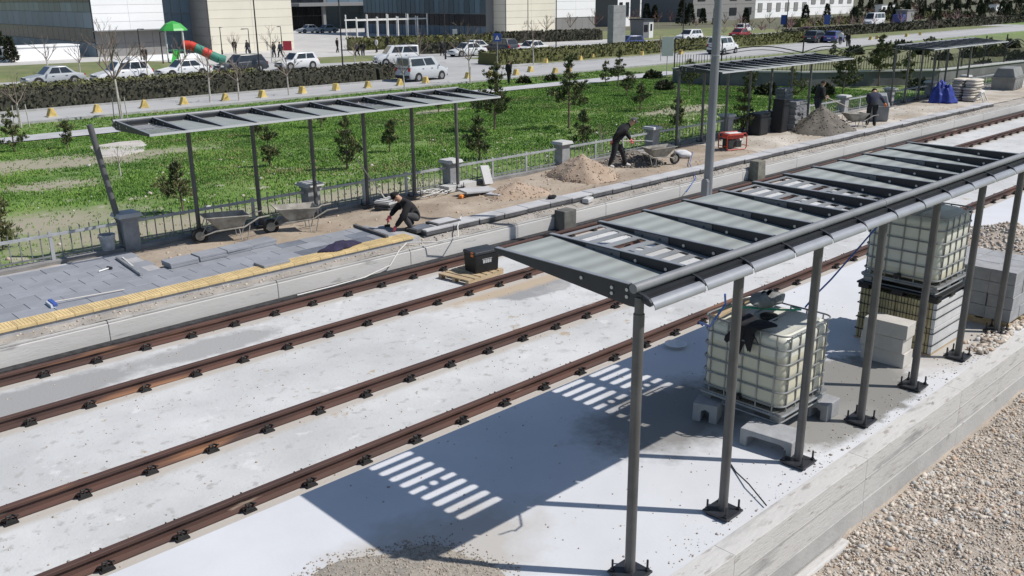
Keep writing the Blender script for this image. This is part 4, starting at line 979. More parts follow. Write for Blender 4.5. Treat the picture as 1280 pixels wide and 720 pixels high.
# generator
gn = thing('generator', 'small red-framed generator beside the tall grey pole', 'generator', G(915, 187), -.35)
M_red = mat('red_paint', (.42, .045, .025), .5, var=.1); M_dk = mat('engine_black', (.03, .03, .03), .6, var=.3)
for sy in (-1, 1): MB().tube([(-.36, sy * .24, .04), (.36, sy * .24, .04), (.40, sy * .24, .10), (.40, sy * .24, .50), (.34, sy * .24, .57), (-.34, sy * .24, .57), (-.40, sy * .24, .50), (-.40, sy * .24, .10)], .020, 6, True).build('frame', M_red, gn, smooth=True)
for x_, z_ in ((-.40, .15), (-.40, .45), (.40, .15), (.40, .45)): MB().cyl((x_, -.24, z_), (x_, .24, z_), .016, n=6).build('cross_bar', M_red, gn)
MB().box((0, 0, .47), (.62, .40, .16)).build('fuel_tank', mat('red_tank', (.48, .06, .035), .4), gn, bevel=.03); MB().box((.0, 0, .563), (.50, .30, .03)).build('tank_top', M_white, gn, bevel=.01)
MB().box((-.16, 0, .22), (.28, .34, .28)).build('engine', M_dk, gn, bevel=.02); MB().cyl((.05, 0, .22), (.32, 0, .22), .14, n=14).build('alternator', M_white, gn, smooth=True)
MB().box((.1, -.2, .22), (.2, .04, .22)).build('control_panel', M_dk, gn)
# dark boxes and stacked pavers near the second canopy
M_bx = mat('black_box', (.018, .019, .022), .6, var=.2)
def cab(label, p, rz, w, d, h, lean=0.0):
    t = thing('cabinet', label, 'cabinet', p, rz); t.rotation_euler = (0, lean, rz)
    MB().box((0, 0, h / 2), (w, d, h)).build('carcass', M_bx, t, bevel=.015); MB().box((0, -d / 2 - .008, h / 2), (w - .08, .014, h - .10)).build('door', M_bx, t, bevel=.004); MB().box((0, 0, h + .012), (w + .04, d + .04, .024)).build('lid', M_dk, t); return t
cab('squat black cabinet beside the second canopy', G(947, 168), .05, .62, .5, .78)
cab('tall black cabinet leaning slightly among the stacked pavers', G(973, 165), .05, .48, .45, 1.22, .06)
def stackp(label, p, nx_, h, seed):
    rr = random.Random(seed); t = thing('paver_stack', label, 'pavers', p, .1, 'paver stacks')
    for k in range(int(h / .07)):
        for i_ in range(nx_): share('paver', pv1, t, (i_ * .34 + rr.uniform(-.03, .03), rr.uniform(-.04, .04), .035 + k * .07), rr.uniform(-.08, .08))
    return t
pv1t = thing('paver_stack', 'low stack of grey pavers between the two black cabinets', 'pavers', G(958, 164), .1, 'paver stacks')
pv1 = MB().box((0, 0, 0), (.33, .42, .062)).build('paver', mat('grey_paver', (.21, .215, .225), .85, var=.15, rnd=.25), pv1t, loc=(0, 0, .035))
for k in range(1, 11):
    for i_ in range(2): share('paver', pv1, pv1t, (i_ * .34 + random.uniform(-.03, .03), random.uniform(-.04, .04), .035 + k * .07), random.uniform(-.08, .08))
share('paver', pv1, pv1t, (.34, 0, .035))
stackp('tall stack of grey pavers right of the tall black cabinet', G(988, 163), 3, 1.15, 3)
stackp('top-heavy stack of dark grey pavers behind the tall black cabinet', (32.6, 18.95, .34), 2, 1.6, 4)

# ================================================================== PEOPLE
def skinmesh(V, E, R_, lev=2):
    me = bpy.data.meshes.new('tmp'); me.from_pydata(V, E, []); o = bpy.data.objects.new('tmp', me); COL.objects.link(o)
    md = o.modifiers.new('s', 'SKIN'); md.use_smooth_shade = True
    if not me.skin_vertices: me.attributes.new('x', 'FLOAT', 'POINT')
    sv = me.skin_vertices[0].data
    for i, r in enumerate(R_): sv[i].radius = r if isinstance(r, tuple) else (r, r); sv[i].use_root = (i == 0)
    ss = o.modifiers.new('u', 'SUBSURF'); ss.levels = lev; ss.render_levels = lev
    dg = bpy.context.evaluated_depsgraph_get(); out = bpy.data.meshes.new_from_object(o.evaluated_get(dg)); bpy.data.objects.remove(o); bpy.data.meshes.remove(me); return out
M_skin = mat('skin', (.42, .25, .17), .6); M_hair = mat('dark_hair', (.012, .010, .009), .8)
def person(label, loc, rz, J, shirt, trouser, shoe, hand=None, hat=None, lev=2, group=None, gloves=True):
    """J: joints in metres (x forward, y left, z up)"""
    t = thing('person', label, 'person', loc, rz, group)
    names = ['pelvis', 'spine', 'chest', 'neck', 'headb', 'head', 'shL', 'elL', 'wrL', 'shR', 'elR', 'wrR', 'hipL', 'knL', 'anL', 'toL', 'hipR', 'knR', 'anR', 'toR']
    rad = dict(pelvis=(.18, .155), spine=(.185, .16), chest=(.195, .16), neck=.068, headb=.08, head=.095, shL=.098, shR=.098, elL=.076, elR=.076, wrL=.052, wrR=.052, hipL=.115, hipR=.115, knL=.092, knR=.092, anL=.066, anR=.066, toL=.05, toR=.05)
    if 'spine' not in J: J['spine'] = tuple((a + b) / 2 for a, b in zip(J['pelvis'], J['chest']))
    E_ = [('pelvis', 'spine'), ('spine', 'chest'), ('chest', 'neck'), ('neck', 'headb'), ('headb', 'head')]
    for s_ in 'LR': E_ += [('chest', 'sh' + s_), ('sh' + s_, 'el' + s_), ('el' + s_, 'wr' + s_), ('pelvis', 'hip' + s_), ('hip' + s_, 'kn' + s_), ('kn' + s_, 'an' + s_), ('an' + s_, 'to' + s_)]
    ix = {n_: i for i, n_ in enumerate(names)}
    me = skinmesh([J[n_] for n_ in names], [(ix[a], ix[b]) for a, b in E_], [rad[n_] for n_ in names], lev)
    mats = [shirt, trouser, shoe, M_skin]; 
    for m_ in mats: me.materials.append(m_)
    segs = []
    for a, b in E_:
        k = 0
        if a in ('neck', 'headb'): k = 3
        elif a == 'pelvis' and b.startswith('hip') or a.startswith('hip') or a.startswith('kn'): k = 1
        elif a.startswith('an'): k = 2
        segs.append((np.array(J[a]), np.array(J[b]), k))
    n = len(me.polygons); cen = np.zeros(n * 3); me.polygons.foreach_get('center', cen); cen = cen.reshape(-1, 3)
    D = []
    for a, b, k in segs:
        ab = b - a; tt = np.clip(((cen - a) @ ab) / max(ab @ ab, 1e-9), 0, 1); D.append(np.linalg.norm(cen - (a + tt[:, None] * ab), axis=1))
    mi = np.array([s_[2] for s_ in segs])[np.argmin(np.array(D), 0)]
    me.polygons.foreach_set('material_index', mi.astype(np.int32)); me.polygons.foreach_set('use_smooth', np.ones(n, bool)); me.update()
    me.name = 'body'; obj('body', me, t)
    # head: face, ears, hair or cap
    hd = Vector(J['head']); up = (hd - Vector(J['neck'])).normalized(); fw = Vector(J.get('look', (1, 0, 0))); fw = (fw - up * fw.dot(up)).normalized(); lf = up.cross(fw)
    hc = hd - up * .015
    fc = MB()
    for (f_, l_, u_, r) in ((.095, 0, -.01, .020), (.075, .035, .02, .012), (.075, -.035, .02, .012), (.0, .098, .0, .026), (.0, -.098, .0, .026), (.078, 0, -.055, .022)):
        q = hc + fw * f_ + lf * l_ + up * u_; fc.ell(q[:], (r, r, r * 1.2), 6, 4)
    fc.build('face', M_skin, t, smooth='all')
    hm = MB()
    for i in range(6):
        a = PI / 2 * i / 5.5
        for j in range(12):
            b_ = 2 * PI * j / 12; d_ = fw * (math.cos(b_) * .104) + lf * (math.sin(b_) * .098); q = hc + up * (.020 + .105 * math.sin(a)) + d_ * math.cos(a) - fw * .012 - up * (.05 * math.cos(a) * max(0, -math.cos(b_)))
            hm.v.append(q[:])
    for i in range(5):
        for j in range(12): hm.f.append((i * 12 + j, i * 12 + (j + 1) % 12, (i + 1) * 12 + (j + 1) % 12, (i + 1) * 12 + j)); hm.m.append(0)
    hm.f.append(tuple(range(60, 72))); hm.m.append(0)
    if hat:
        q = hc + up * .045 + fw * .10; hm.ell(q[:], (.075, .07, .012), 10, 4)
        hm.build('cap', hat, t, smooth='all')
    else: hm.build('hair', M_hair, t, smooth='all')
    # hands: palm and five curled fingers
    for s_ in 'LR':
        w = Vector(J['wr' + s_]); e = Vector(J['el' + s_]); d_ = (w - e).normalized(); sd = d_.cross(Vector((0, 0, 1)));
        sd = sd.normalized() if sd.length > .1 else Vector((0, 1, 0)); nn = sd.cross(d_); sg = 1 if s_ == 'L' else -1
        hm = MB(); hm.tube([w[:], (w + d_ * .05)[:], (w + d_ * .09)[:]], [.032, .042, .036], 8)
        for k, (o_, l_) in enumerate(((-.030, .065), (-.010, .078), (.011, .074), (.030, .058))):
            b_ = w + d_ * .085 + sd * o_; hm.tube([b_[:], (b_ + d_ * l_ * .5 - nn * .010)[:], (b_ + d_ * l_ * .75 - nn * .035)[:], (b_ + d_ * l_ * .70 - nn * .060)[:]], [.011, .010, .009, .007], 6)
        b_ = w + d_ * .03 + sd * (sg * .035); hm.tube([b_[:], (b_ + d_ * .03 + sd * sg * .025 - nn * .01)[:], (b_ + d_ * .06 + sd * sg * .025 - nn * .03)[:]], [.013, .011, .008], 6)
        hm.build('glove' if hand else 'hand', hand or M_skin, t, smooth='all')
    return t
M_pink = mat('pink_glove', (.72, .14, .15), .7); M_blk = mat('black_cloth', (.011, .011, .013), .9, var=.3, scale=6); M_blk2 = mat('charcoal_cloth', (.020, .021, .024), .9, var=.3, scale=6)
M_jean = mat('dark_denim', (.03, .036, .055), .9, var=.25, scale=6); M_wshoe = mat('pale_shoe', (.5, .48, .45), .7); M_navy = mat('navy_cloth', (.022, .026, .05), .9, var=.2); M_dshoe = mat('dark_shoe', (.03, .028, .026), .7)
ang = math.atan2(CR[1], CR[0])                     # facing right in the picture
# man stooping with a shovel
pa = G(769, 210); 
JA = dict(pelvis=(-.02, 0, .90), chest=(.26, 0, 1.20), neck=(.40, 0, 1.33), headb=(.46, 0, 1.38), head=(.53, -.01, 1.46), shL=(.22, .17, 1.24), elL=(.36, .22, 1.02), wrL=(.46, .10, .86), shR=(.24, -.17, 1.20), elR=(-.02, -.22, 1.06), wrR=(-.10, -.12, .86),
          hipL=(.0, .10, .84), knL=(.22, .12, .50), anL=(.33, .13, .09), toL=(.50, .14, .045), hipR=(-.02, -.10, .84), knR=(-.06, -.12, .48), anR=(-.20, -.12, .09), toR=(-.04, -.14, .045), look=(.8, 0, -.6))
person('man in black with pale shoes stooping to shovel beside the tan heap', pa, ang, JA, M_blk, M_blk2, M_wshoe, M_pink, mat('grey_cap', (.10, .10, .10), .9))
ca, sa = math.cos(ang), math.sin(ang)
def L2W(p, o, a): return (o[0] + p[0] * math.cos(a) - p[1] * math.sin(a), o[1] + p[0] * math.sin(a) + p[1] * math.cos(a), o[2] + p[2])
shovel('pale-shafted shovel held by the stooping man', L2W((-.20, -.10, .84), pa, ang), L2W((1.15, .22, .80), pa, ang))
# crouching worker, facing left in the picture and a little towards the camera
pb_ = at(513, 287, .36); angb = ang + PI + .38
JB = dict(pelvis=(-.16, 0, .30), chest=(.10, 0, .58), neck=(.20, 0, .70), headb=(.26, 0, .74), head=(.33, 0, .80), shL=(.08, .19, .61), elL=(.22, .26, .38), wrL=(.38, .18, .14), shR=(.08, -.19, .61), elR=(.26, -.24, .46), wrR=(.42, -.13, .32),
          hipL=(-.14, .11, .28), knL=(.20, .20, .40), anL=(.02, .17, .08), toL=(.18, .19, .045), hipR=(-.14, -.11, .28), knR=(.18, -.17, .30), anR=(-.12, -.15, .10), toR=(.04, -.16, .045), look=(.7, .1, -.75))
person('worker in black crouching to lay pavers beside the yellow strip', (pb_[0], pb_[1], .37), angb, JB, M_blk, mat('grey_work_trouser', (.045, .045, .048), .9, var=.4, scale=8), M_dshoe, M_pink, mat('black_beanie', (.008, .008, .009), .95))
mh = thing('mallet', 'mallet in the raised hand of the crouching worker', 'mallet', L2W((.50, -.13, .20), (pb_[0], pb_[1], .37), angb), angb)
MB().cyl((-.03, 0, .13), (0, 0, -.10), .013, n=8).build('handle', M_wood, mh); MB().cyl((-.06, 0, -.10), (.06, 0, -.10), .035, n=10).build('head', M_rub, mh)
# man bent over the bin, back to the camera
pc_ = at(1088, 157, .36); angc = ang + 1.15
JC = dict(pelvis=(-.10, 0, .88), chest=(.22, 0, 1.16), neck=(.36, .0, 1.24), headb=(.42, 0, 1.27), head=(.50, .02, 1.33), shL=(.20, .19, 1.18), elL=(.40, .24, .98), wrL=(.55, .18, .80), shR=(.22, -.19, 1.16), elR=(.42, -.30, 1.04), wrR=(.50, -.42, .84),
          hipL=(-.08, .10, .82), knL=(.02, .12, .46), anL=(-.06, .13, .09), toL=(.10, .15, .045), hipR=(-.08, -.10, .82), knR=(-.04, -.12, .45), anR=(-.20, -.14, .09), toR=(-.04, -.16, .045), look=(.6, 0, -.8))
person('man in navy bending over the grey bin, orange gloves', (pc_[0], pc_[1], .35), angc, JC, M_navy, M_blk2, M_dshoe, mat('orange_glove', (.8, .20, .03), .7))
# man shovelling behind the dark heap
pd_ = at(1010, 152, .36); angd = ang + .25
JD = dict(pelvis=(0, 0, .92), chest=(.08, 0, 1.30), neck=(.13, 0, 1.46), headb=(.16, 0, 1.51), head=(.20, 0, 1.60), shL=(.08, .20, 1.36), elL=(.24, .24, 1.12), wrL=(.42, .10, 1.05), shR=(.06, -.20, 1.36), elR=(.06, -.26, 1.08), wrR=(.22, -.16, .98),
          hipL=(0, .10, .86), knL=(.12, .12, .48), anL=(.10, .13, .09), toL=(.26, .14, .045), hipR=(0, -.10, .86), knR=(-.02, -.12, .47), anR=(-.14, -.13, .09), toR=(.02, -.14, .045), look=(.7, 0, -.6))
person('man in dark jacket and jeans shovelling behind the dark heap', (pd_[0], pd_[1] - .35, .35), angd, JD, M_blk2, M_jean, M_wshoe)
shovel('shovel held out over the dark heap', L2W((.10, -.12, 1.10), (pd_[0], pd_[1] - .35, .35), angd), L2W((1.75, .05, .45), (pd_[0], pd_[1] - .35, .35), angd))
wheelbarrow('wheelbarrow between the dark heap and the man bent over the bin', G(1068, 160), 2.7)

# ================================================================== VEGETATION
M_gr = [mat('grass_a', (0.115, 0.235, 0.035), .9), mat('grass_b', (0.175, 0.30, 0.055), .9), mat('grass_c', (0.078, 0.165, 0.028), .9), mat('grass_dry', (0.27, 0.25, 0.12), .95)]
def grass(name, label, n, x0, x1, y0, y1, hmin, hmax, seed, density):
    r = np.random.default_rng(seed); X = r.uniform(x0, x1, n); Y = r.uniform(y0, y1, n)
    # only the wedge that the place is seen in, thinned by a patchy density
    keep = density(X, Y) > r.random(n); X, Y = X[keep], Y[keep]; n = len(X); B = 3
    Z = T(X, Y); d = np.hypot(X, Y); hs = r.uniform(hmin, hmax, n) * (1 + .5 * np.clip(vnoise(X, Y, .8, seed + 1), -.8, 1))
    a = r.uniform(0, 2 * PI, (n, B)); lean = r.uniform(.2, .9, (n, B)); hh = hs[:, None] * r.uniform(.6, 1.15, (n, B)); w = (.007 + .00042 * d)[:, None] * r.uniform(.8, 1.6, (n, B))
    ox, oy = r.normal(0, .045, (n, B)), r.normal(0, .045, (n, B))
    bx, by = X[:, None] + ox, Y[:, None] + oy; ca, sa = np.cos(a), np.sin(a)
    V = np.stack([np.stack([bx - sa * w, by + ca * w, np.broadcast_to(Z[:, None] - .02, bx.shape)], -1), np.stack([bx + sa * w, by - ca * w, np.broadcast_to(Z[:, None] - .02, bx.shape)], -1),
                  np.stack([bx + ca * lean * hh, by + sa * lean * hh, Z[:, None] + hh], -1)], 2).reshape(-1, 3)
    F = np.arange(len(V)).reshape(-1, 3)
    v = vnoise(X, Y, .30, seed + 5) + .5 * vnoise(X, Y, 1.1, seed + 6) + r.normal(0, .35, n)
    mi = np.where(v > .40, 1, np.where(v < -.25, 2, 0)); dry = vnoise(X, Y, .45, 77) + r.normal(0, .35, n); mi = np.where(dry > .72, 3, mi)
    return stuff(tag(npmesh(name, V, F, M_gr, None, np.repeat(mi, B)), label, 'grass'))
def dens(X, Y):
    px_ok = (Y > X * .33 - 2) & (Y > 19.75) & (X > Y * .22 - 3)
    d = np.clip(.85 + .85 * vnoise(X, Y, .40, 77 + 1) + .45 * vnoise(X, Y, 1.3, 79), .04, 1) * np.where(Y < 22.5, .45, 1) * np.where((X < 10) & (Y < 26), .35, 1)
    for (cx_, cy_, a_, b_) in BARE: d = d * np.clip((np.hypot((X - cx_) / a_, (Y - cy_) / b_) + .35 * vnoise(X, Y, .9, 81) - .45) * 1.2, .30 if cy_ < 26 else .10, 1)
    d = np.where((Y > 47) & (Y < 50.0), 0, d)
    return np.where(px_ok, d, 0)
grass('meadow_grass', 'bright green meadow grass growing in the field behind the fence', 300000, 1, 62, 19.7, 47.2, .03, .085, 101, dens)
grass('verge_grass', 'green grass on the verge strip beside the road', 14000, 0, 64, 50.0, 54.7, .04, .09, 111, lambda X, Y: np.where(X > Y * .22 - 3, .9, 0))
def pale(X, Y): return np.clip(vnoise(X, Y, .35, 55), 0, 1)
n = 3000; X = RNG.uniform(3, 42, n); Y = 19.7 + RNG.gamma(1.4, 2.6, n); k_ = (Y < 44) & (RNG.random(n) < .35 + pale(X, Y)); X, Y = X[k_], Y[k_]
stuff(tag(stones('field_stones', np.stack([X, Y, T(X, Y) + .01], -1), RNG.gamma(1.6, .022, len(X)).clip(.015, .22), [GS[1], GS[0], GS[5]], None, 20), 'pale stones scattered through the grass along the fence', 'stones'))
# weeds along the fence
M_pine = [mat('pine_dark', (0.050, 0.070, 0.028), .8), mat('pine_mid', (0.105, 0.125, 0.046), .8), mat('pine_light', (0.185, 0.18, 0.075), .8)]
M_bark = mat('pine_bark', (.16, .12, .09), .9, var=.25, scale=8); M_bark2 = mat('pale_bark', (.44, .41, .37), .9, var=.2, scale=5); M_twig = mat('twig', (.20, .16, .13), .9); M_twigr = mat('reddish_twig', (.20, .11, .10), .9)
def tufts(P, D, L_, nb, seed, mats, w=.012):
    """needle tufts: P points, D directions, nb needles each"""
    r = np.random.default_rng(seed); n = len(P); d = D[:, None, :] + r.normal(0, .55, (n, nb, 3)); d /= np.linalg.norm(d, axis=2, keepdims=True)
    ln = L_[:, None] * r.uniform(.6, 1.2, (n, nb)); s = np.cross(d, r.normal(0, 1, (n, nb, 3))); s /= np.linalg.norm(s, axis=2, keepdims=True)
    b = P[:, None, :] + r.normal(0, .02, (n, nb, 3)); tip = b + d * ln[..., None]; mid = b + d * (ln * .55)[..., None]
    V = np.stack([b, mid + s * w, tip, mid - s * w], 2).reshape(-1, 3); F = np.arange(len(V)).reshape(-1, 4)
    mi = np.repeat(r.choice(len(mats), n, p=[.42, .38, .20][:len(mats)] if len(mats) == 3 else None), nb); return V, F, mi
def pine(label, loc, h, seed, bare=.22, wide=.42, group='young pines in the field', light=False):
    r = random.Random(seed); t = thing('pine_tree', label, 'tree', loc, r.uniform(0, 6), group)
    lx, ly = r.uniform(-.06, .06) * h, r.uniform(-.06, .06) * h
    tr = MB(); tr.tube([(0, 0, -.05), (lx * .3, ly * .3, h * .3), (lx * .7, ly * .7, h * .65), (lx, ly, h * .97)], [.028 * h ** .6, .022 * h ** .6, .014 * h ** .6, .004], 7)
    P = []; D = []; Ln = []
    lv = max(5, int(h * 3.0)); asym = r.uniform(0, 6)
    for k in range(lv):
        u = bare + (1 - bare) * (k + r.uniform(-.35, .35)) / lv; u = min(max(u, bare), .95); z = h * u; m_ = r.choice((3, 4, 4, 5))
        prof = (1 - .78 * (u - bare) / (1 - bare)) * (.85 + .3 * math.sin(5 * u + asym))
        for j in range(m_):
            a = 2 * PI * (j + r.uniform(-.4, .4)) / m_ + k * 1.3; R_ = h * wide * prof * r.uniform(.35, 1.15) * (1 + .25 * math.cos(a - asym)); up = r.uniform(.25, .9)
            p0 = np.array([lx * u, ly * u, z]); p1 = p0 + np.array([math.cos(a) * R_, math.sin(a) * R_, R_ * up]); tr.tube([tuple(p0), tuple(p0 * .45 + p1 * .55 - np.array([0, 0, .06 * R_])), tuple(p1)], [.010 * h ** .5, .007 * h ** .5, .004], 4)
            q = max(4, int(R_ / .045))
            for i in range(q):
                f = .38 + .62 * (i + 1) / q; j3 = .05 + .05 * R_
                P.append(p0 + (p1 - p0) * f + np.array([r.gauss(0, j3), r.gauss(0, j3), r.gauss(0, j3 * .7)])); dd = (p1 - p0) / max(R_, .01) * .7 + np.array([0, 0, .9]); D.append(dd / np.linalg.norm(dd)); Ln.append(.085 + .045 * h ** .5 * r.uniform(.7, 1.3))
    for i in range(4): P.append(np.array([lx, ly, h * (.9 + .03 * i)])); D.append(np.array([0, 0, 1.])); Ln.append(.16)
    tr.build('trunk', M_bark, t)
    V, F, mi = tufts(np.array(P), np.array(D), np.array(Ln), 14, seed, M_pine, .012 + .004 * h ** .5)
    npmesh('crown', V, F, M_pine if not light else [M_pine[1], M_pine[2], M_pine[2]], t, mi); return t
def barebranch(mb, p, d, l, r, dep, R_, tips):
    d = d.normalized(); q = p + d * l; q2 = p + d * l * .5 + Vector((R_.uniform(-1, 1), R_.uniform(-1, 1), R_.uniform(-.5, .5))) * l * .04
    mb.tube([p[:], q2[:], q[:]], [r, r * .85, r * .65], 5 if dep > 2 else 3)
    if dep == 0: return
    for k in range(R_.choice((2, 3, 3) if dep > 1 else (2, 3))):
        nd = d + Vector((R_.uniform(-1, 1), R_.uniform(-1, 1), R_.uniform(-.15, .8))) * .75; f = R_.uniform(.45, 1.0)
        barebranch(mb, p + d * l * f, nd, l * R_.uniform(.5, .75), r * .55, dep - 1, R_, tips)
def bare(label, loc, h, seed, stakes=0, twig=None, group='leafless street trees', trunkh=.38, dep=4, thick=1.0):
    R_ = random.Random(seed); t = thing('bare_tree', label, 'tree', loc, R_.uniform(0, 6), group)
    lean = Vector((R_.uniform(-.05, .05), R_.uniform(-.05, .05), 1)); th = h * trunkh; top = lean * th
    MB().tube([(0, 0, -.05), (lean * th * .5)[:], top[:]], [.012 * h + .012, .010 * h + .01, .008 * h + .008], 7).build('trunk', M_bark2, t, smooth=True)
    mb = MB()
    barebranch(mb, top, lean, h * .26, .007 * h * thick, dep - 1, R_, [])
    for k in range(4): barebranch(mb, lean * th * R_.uniform(.8, 1.0), Vector((math.cos(k * 1.6 + seed), math.sin(k * 1.6 + seed), R_.uniform(.7, 1.4))), h * .24, .006 * h * thick, dep - 2, R_, [])
    mb.build('branches', twig or M_twig, t)
    for k in range(stakes):
        a = 2 * PI * k / stakes; MB().cyl((.42 * math.cos(a), .42 * math.sin(a), -.1), (.36 * math.cos(a), .36 * math.sin(a), 1.25), .028, n=5).build('stake', M_bark2, t)
    return t
def pxh(px, py, hpx):        # ground point and metres for a height in pixels
    P = att(px, py); d = (P - np.array([0, 0, CAMH])) @ CF; return tuple(P), hpx * d / FPX / math.cos(TILT)
PN = [(600, 200, 50, 'round pine just behind the fence below the right end of the leftmost canopy'), (618, 163, 78, 'pine with a slanting stem at the right tip of the leftmost canopy'), (711, 160, 84, 'tall slim pine left of the stooping man'),
      (729, 186, 44, 'sparse pine directly left of the stooping man, by the fence'), (772, 108, 42, 'pine below the grey monument slab'), (757, 104, 25, 'small pine left of the pine below the monument'), (784, 120, 27, 'low pine between the path and the bushy pine'),
      (800, 139, 33, 'bushy pine alone in the grass right of the stooping man'), (434, 212, 62, 'pine seen between the third and fourth posts of the leftmost canopy'), (487, 190, 36, 'low pine behind the crouching worker'), (338, 208, 46, 'pine in the grass above the first wheelbarrow'),
      (402, 160, 34, 'small pine under the middle of the leftmost canopy'), (230, 268, 62, 'brownish thin pine by the fence above the first wheelbarrow'), (18, 190, 50, 'pine at the far left edge beside the staked tree'), (85, 186, 32, 'small leaning pine left of the leaning post'),
      (4, 312, 60, 'yellowish pine cut by the left edge of the picture'), (846, 165, 40, 'pine just left of the tall grey pole'), (862, 120, 42, 'pine behind the second canopy, left of the pole'), (927, 172, 60, 'dark pine right of the pole behind the red generator'),
      (938, 122, 40, 'pine behind the middle of the second canopy'), (990, 125, 44, 'light pine above the black cabinets'), (1052, 122, 52, 'broad pine behind the dark heap'), (1098, 108, 58, 'broad pine behind the man bent over the bin'), (1132, 108, 40, 'pine left of the blue tarpaulin by the grey wall'),
      (548, 140, 26, 'small pine showing below the leftmost canopy roof, right part'), (322, 170, 28, 'small pine showing below the leftmost canopy roof, left part'), (1160, 78, 30, 'pine behind the farthest canopy'), (1235, 80, 30, 'pine right of the farthest canopy'), (1040, 80, 28, 'pine right of the second canopy roof')]
for i, (px, py, hp, lab) in enumerate(PN):
    P, h = pxh(px, py, hp); pine(lab, (P[0], P[1], P[2] - .02), min(max(h, .9), 4.5), 200 + i, .12 + .25 * ((i * 7) % 5) / 5, .30 + .16 * ((i * 3) % 4) / 4, light=(i in (15, 20)))
BT = [(27, 160, 78, 3, 'staked bare sapling beside the pine at the far left'), (152, 150, 128, 3, 'tall bare tree with fenced foot left of the leftmost canopy'), (62, 99, 66, 0, 'broad bare tree behind the silver sedan'), (101, 101, 60, 0, 'bare tree between silver sedan and white off-road car'),
      (136, 98, 80, 0, 'pale-stemmed bare tree in front of the white building'), (186, 103, 58, 0, 'bare tree at the rear of the white off-road car'), (229, 104, 66, 0, 'bare tree in front of the white saloon by the slide'), (263, 128, 84, 0, 'white-stemmed bare tree left of the dark estate car'),
      (299, 126, 70, 0, 'white-stemmed bare tree in front of the dark estate car'), (361, 119, 66, 0, 'white-stemmed bare tree in front of the white hatchback'), (444, 90, 52, 0, 'bare tree beside the tall lamp post at the hedge end'), (506, 114, 62, 0, 'bare tree left of the silver van'),
      (588, 104, 80, 2, 'bare tree right of the silver van'), (667, 82, 62, 0, 'bare tree in the hedge before the white saloon'), (524, 92, 62, 0, 'bare tree between the two vans'), (340, 78, 50, 0, 'bare tree in front of the cream building'), (293, 74, 40, 0, 'bare tree beside the people in front of the cream building'),
      (752, 190, 46, 0, 'thin bare sapling by the fence beside the stooping man'), (151, 220, 44, 0, 'pale dead sapling in the grass right of the leaning post'), (826, 76, 40, 0, 'thin bare tree behind the white signboard')]
for i, (px, py, hp, sk, lab) in enumerate(BT):
    P, h = pxh(px, py, hp); bare(lab, (P[0], P[1], P[2] - .02), min(max(h, 1.2), 9.5), 300 + i, sk, dep=5 if h > 5 else (4 if h > 3 else 3), thick=1.25)
ST = [(655, 46, 30, M_twig, 'small bare tree left in front of the right cream building'), (683, 46, 34, M_twig, 'small bare tree right in front of the right cream building'), (713, 44, 36, M_twig, 'bare tree in front of the right white building'), (744, 42, 36, M_twigr, 'reddish budding tree left of the monument slab'),
      (572, 44, 30, M_twig, 'bare tree before the glass front right part'), (792, 40, 34, M_twigr, 'reddish budding tree right of the monument slab'), (822, 34, 26, M_twigr, 'reddish budding tree behind the kiosk'), (838, 34, 26, M_twigr, 'reddish budding tree right of the kiosk')]
for i, (px, py, hp, tw_, lab) in enumerate(ST):
    P = at(px, py, -1.09); d = (P - np.array([0, 0, CAMH])) @ CF; bare(lab, tuple(P), hp * d / FPX * 1.05, 400 + i, 0, tw_, trunkh=.28, dep=5, thick=2.0)
M_twg2 = mat('pinkish_twig', (.30, .19, .19), .9)
ST2 = [(905, 36, 26, 'left of the columned building'), (925, 34, 24, 'behind the red car'), (962, 36, 28, 'before the columned building, left'), (988, 34, 24, 'before the columned building, middle'), (1018, 36, 26, 'before the columned building, right'), (1048, 34, 26, 'left of the minibus'), (1075, 40, 24, 'below the minibus'), (870, 38, 24, 'before the grey building'), (640, 46, 22, 'at the corner of the right cream building'), (765, 36, 30, 'just left of the monument slab')]
for i, (px, py, hp, lab) in enumerate(ST2):
    P = at(px, py, -1.09); d = (P - np.array([0, 0, CAMH])) @ CF; bare('slender bare tree ' + lab, tuple(P), hp * d / FPX * 1.05, 430 + i, 0, [M_twig, M_twigr][i % 2], trunkh=.25, dep=4, thick=2.4)
rr2 = random.Random(9)
for i in range(34):
    px = 905 + i * 11 + rr2.uniform(-6, 6); py = 47 - (px - 905) * .052 + rr2.uniform(-4, 4)
    P = at(px, py, -1.09); d = (P - np.array([0, 0, CAMH])) @ CF; bare('bare young tree in the row along the far road at the top right', tuple(P), rr2.uniform(18, 30) * d / FPX, 450 + i % 9, 0, [M_twig, M_twigr, M_twg2][i % 3], 'bare trees along the far road', .25, 4, 2.6)
# dense evergreen conifers far right, as individuals
def conifer(label, loc, h, seed, mats, group):
    r = np.random.default_rng(seed); t = thing('evergreen_tree', label, 'tree', loc, 0, group)
    MB().cyl((0, 0, -.1), (0, 0, h * .5), .05 * h ** .5, .03, n=6).build('trunk', M_bark, t)
    n = int(150 + 30 * h); u = r.uniform(.08, 1, n); R_ = h * .22 * (1 - u) ** .7 + .1; a = r.uniform(0, 2 * PI, n); q = np.sqrt(r.uniform(.25, 1, n))
    P = np.stack([R_ * q * np.cos(a), R_ * q * np.sin(a), u * h], -1); D = np.stack([np.cos(a), np.sin(a), np.full(n, .4)], -1)
    V, F, mi = tufts(P, D, np.full(n, .28 + .04 * h), 7, seed, mats, .07); npmesh('crown', V, F, mats, t, mi); return t
M_ev = [mat('evergreen_dark', (.022, .034, .018), .85), mat('evergreen_mid', (.042, .055, .028), .85), mat('evergreen_olive', (.075, .078, .04), .85)]
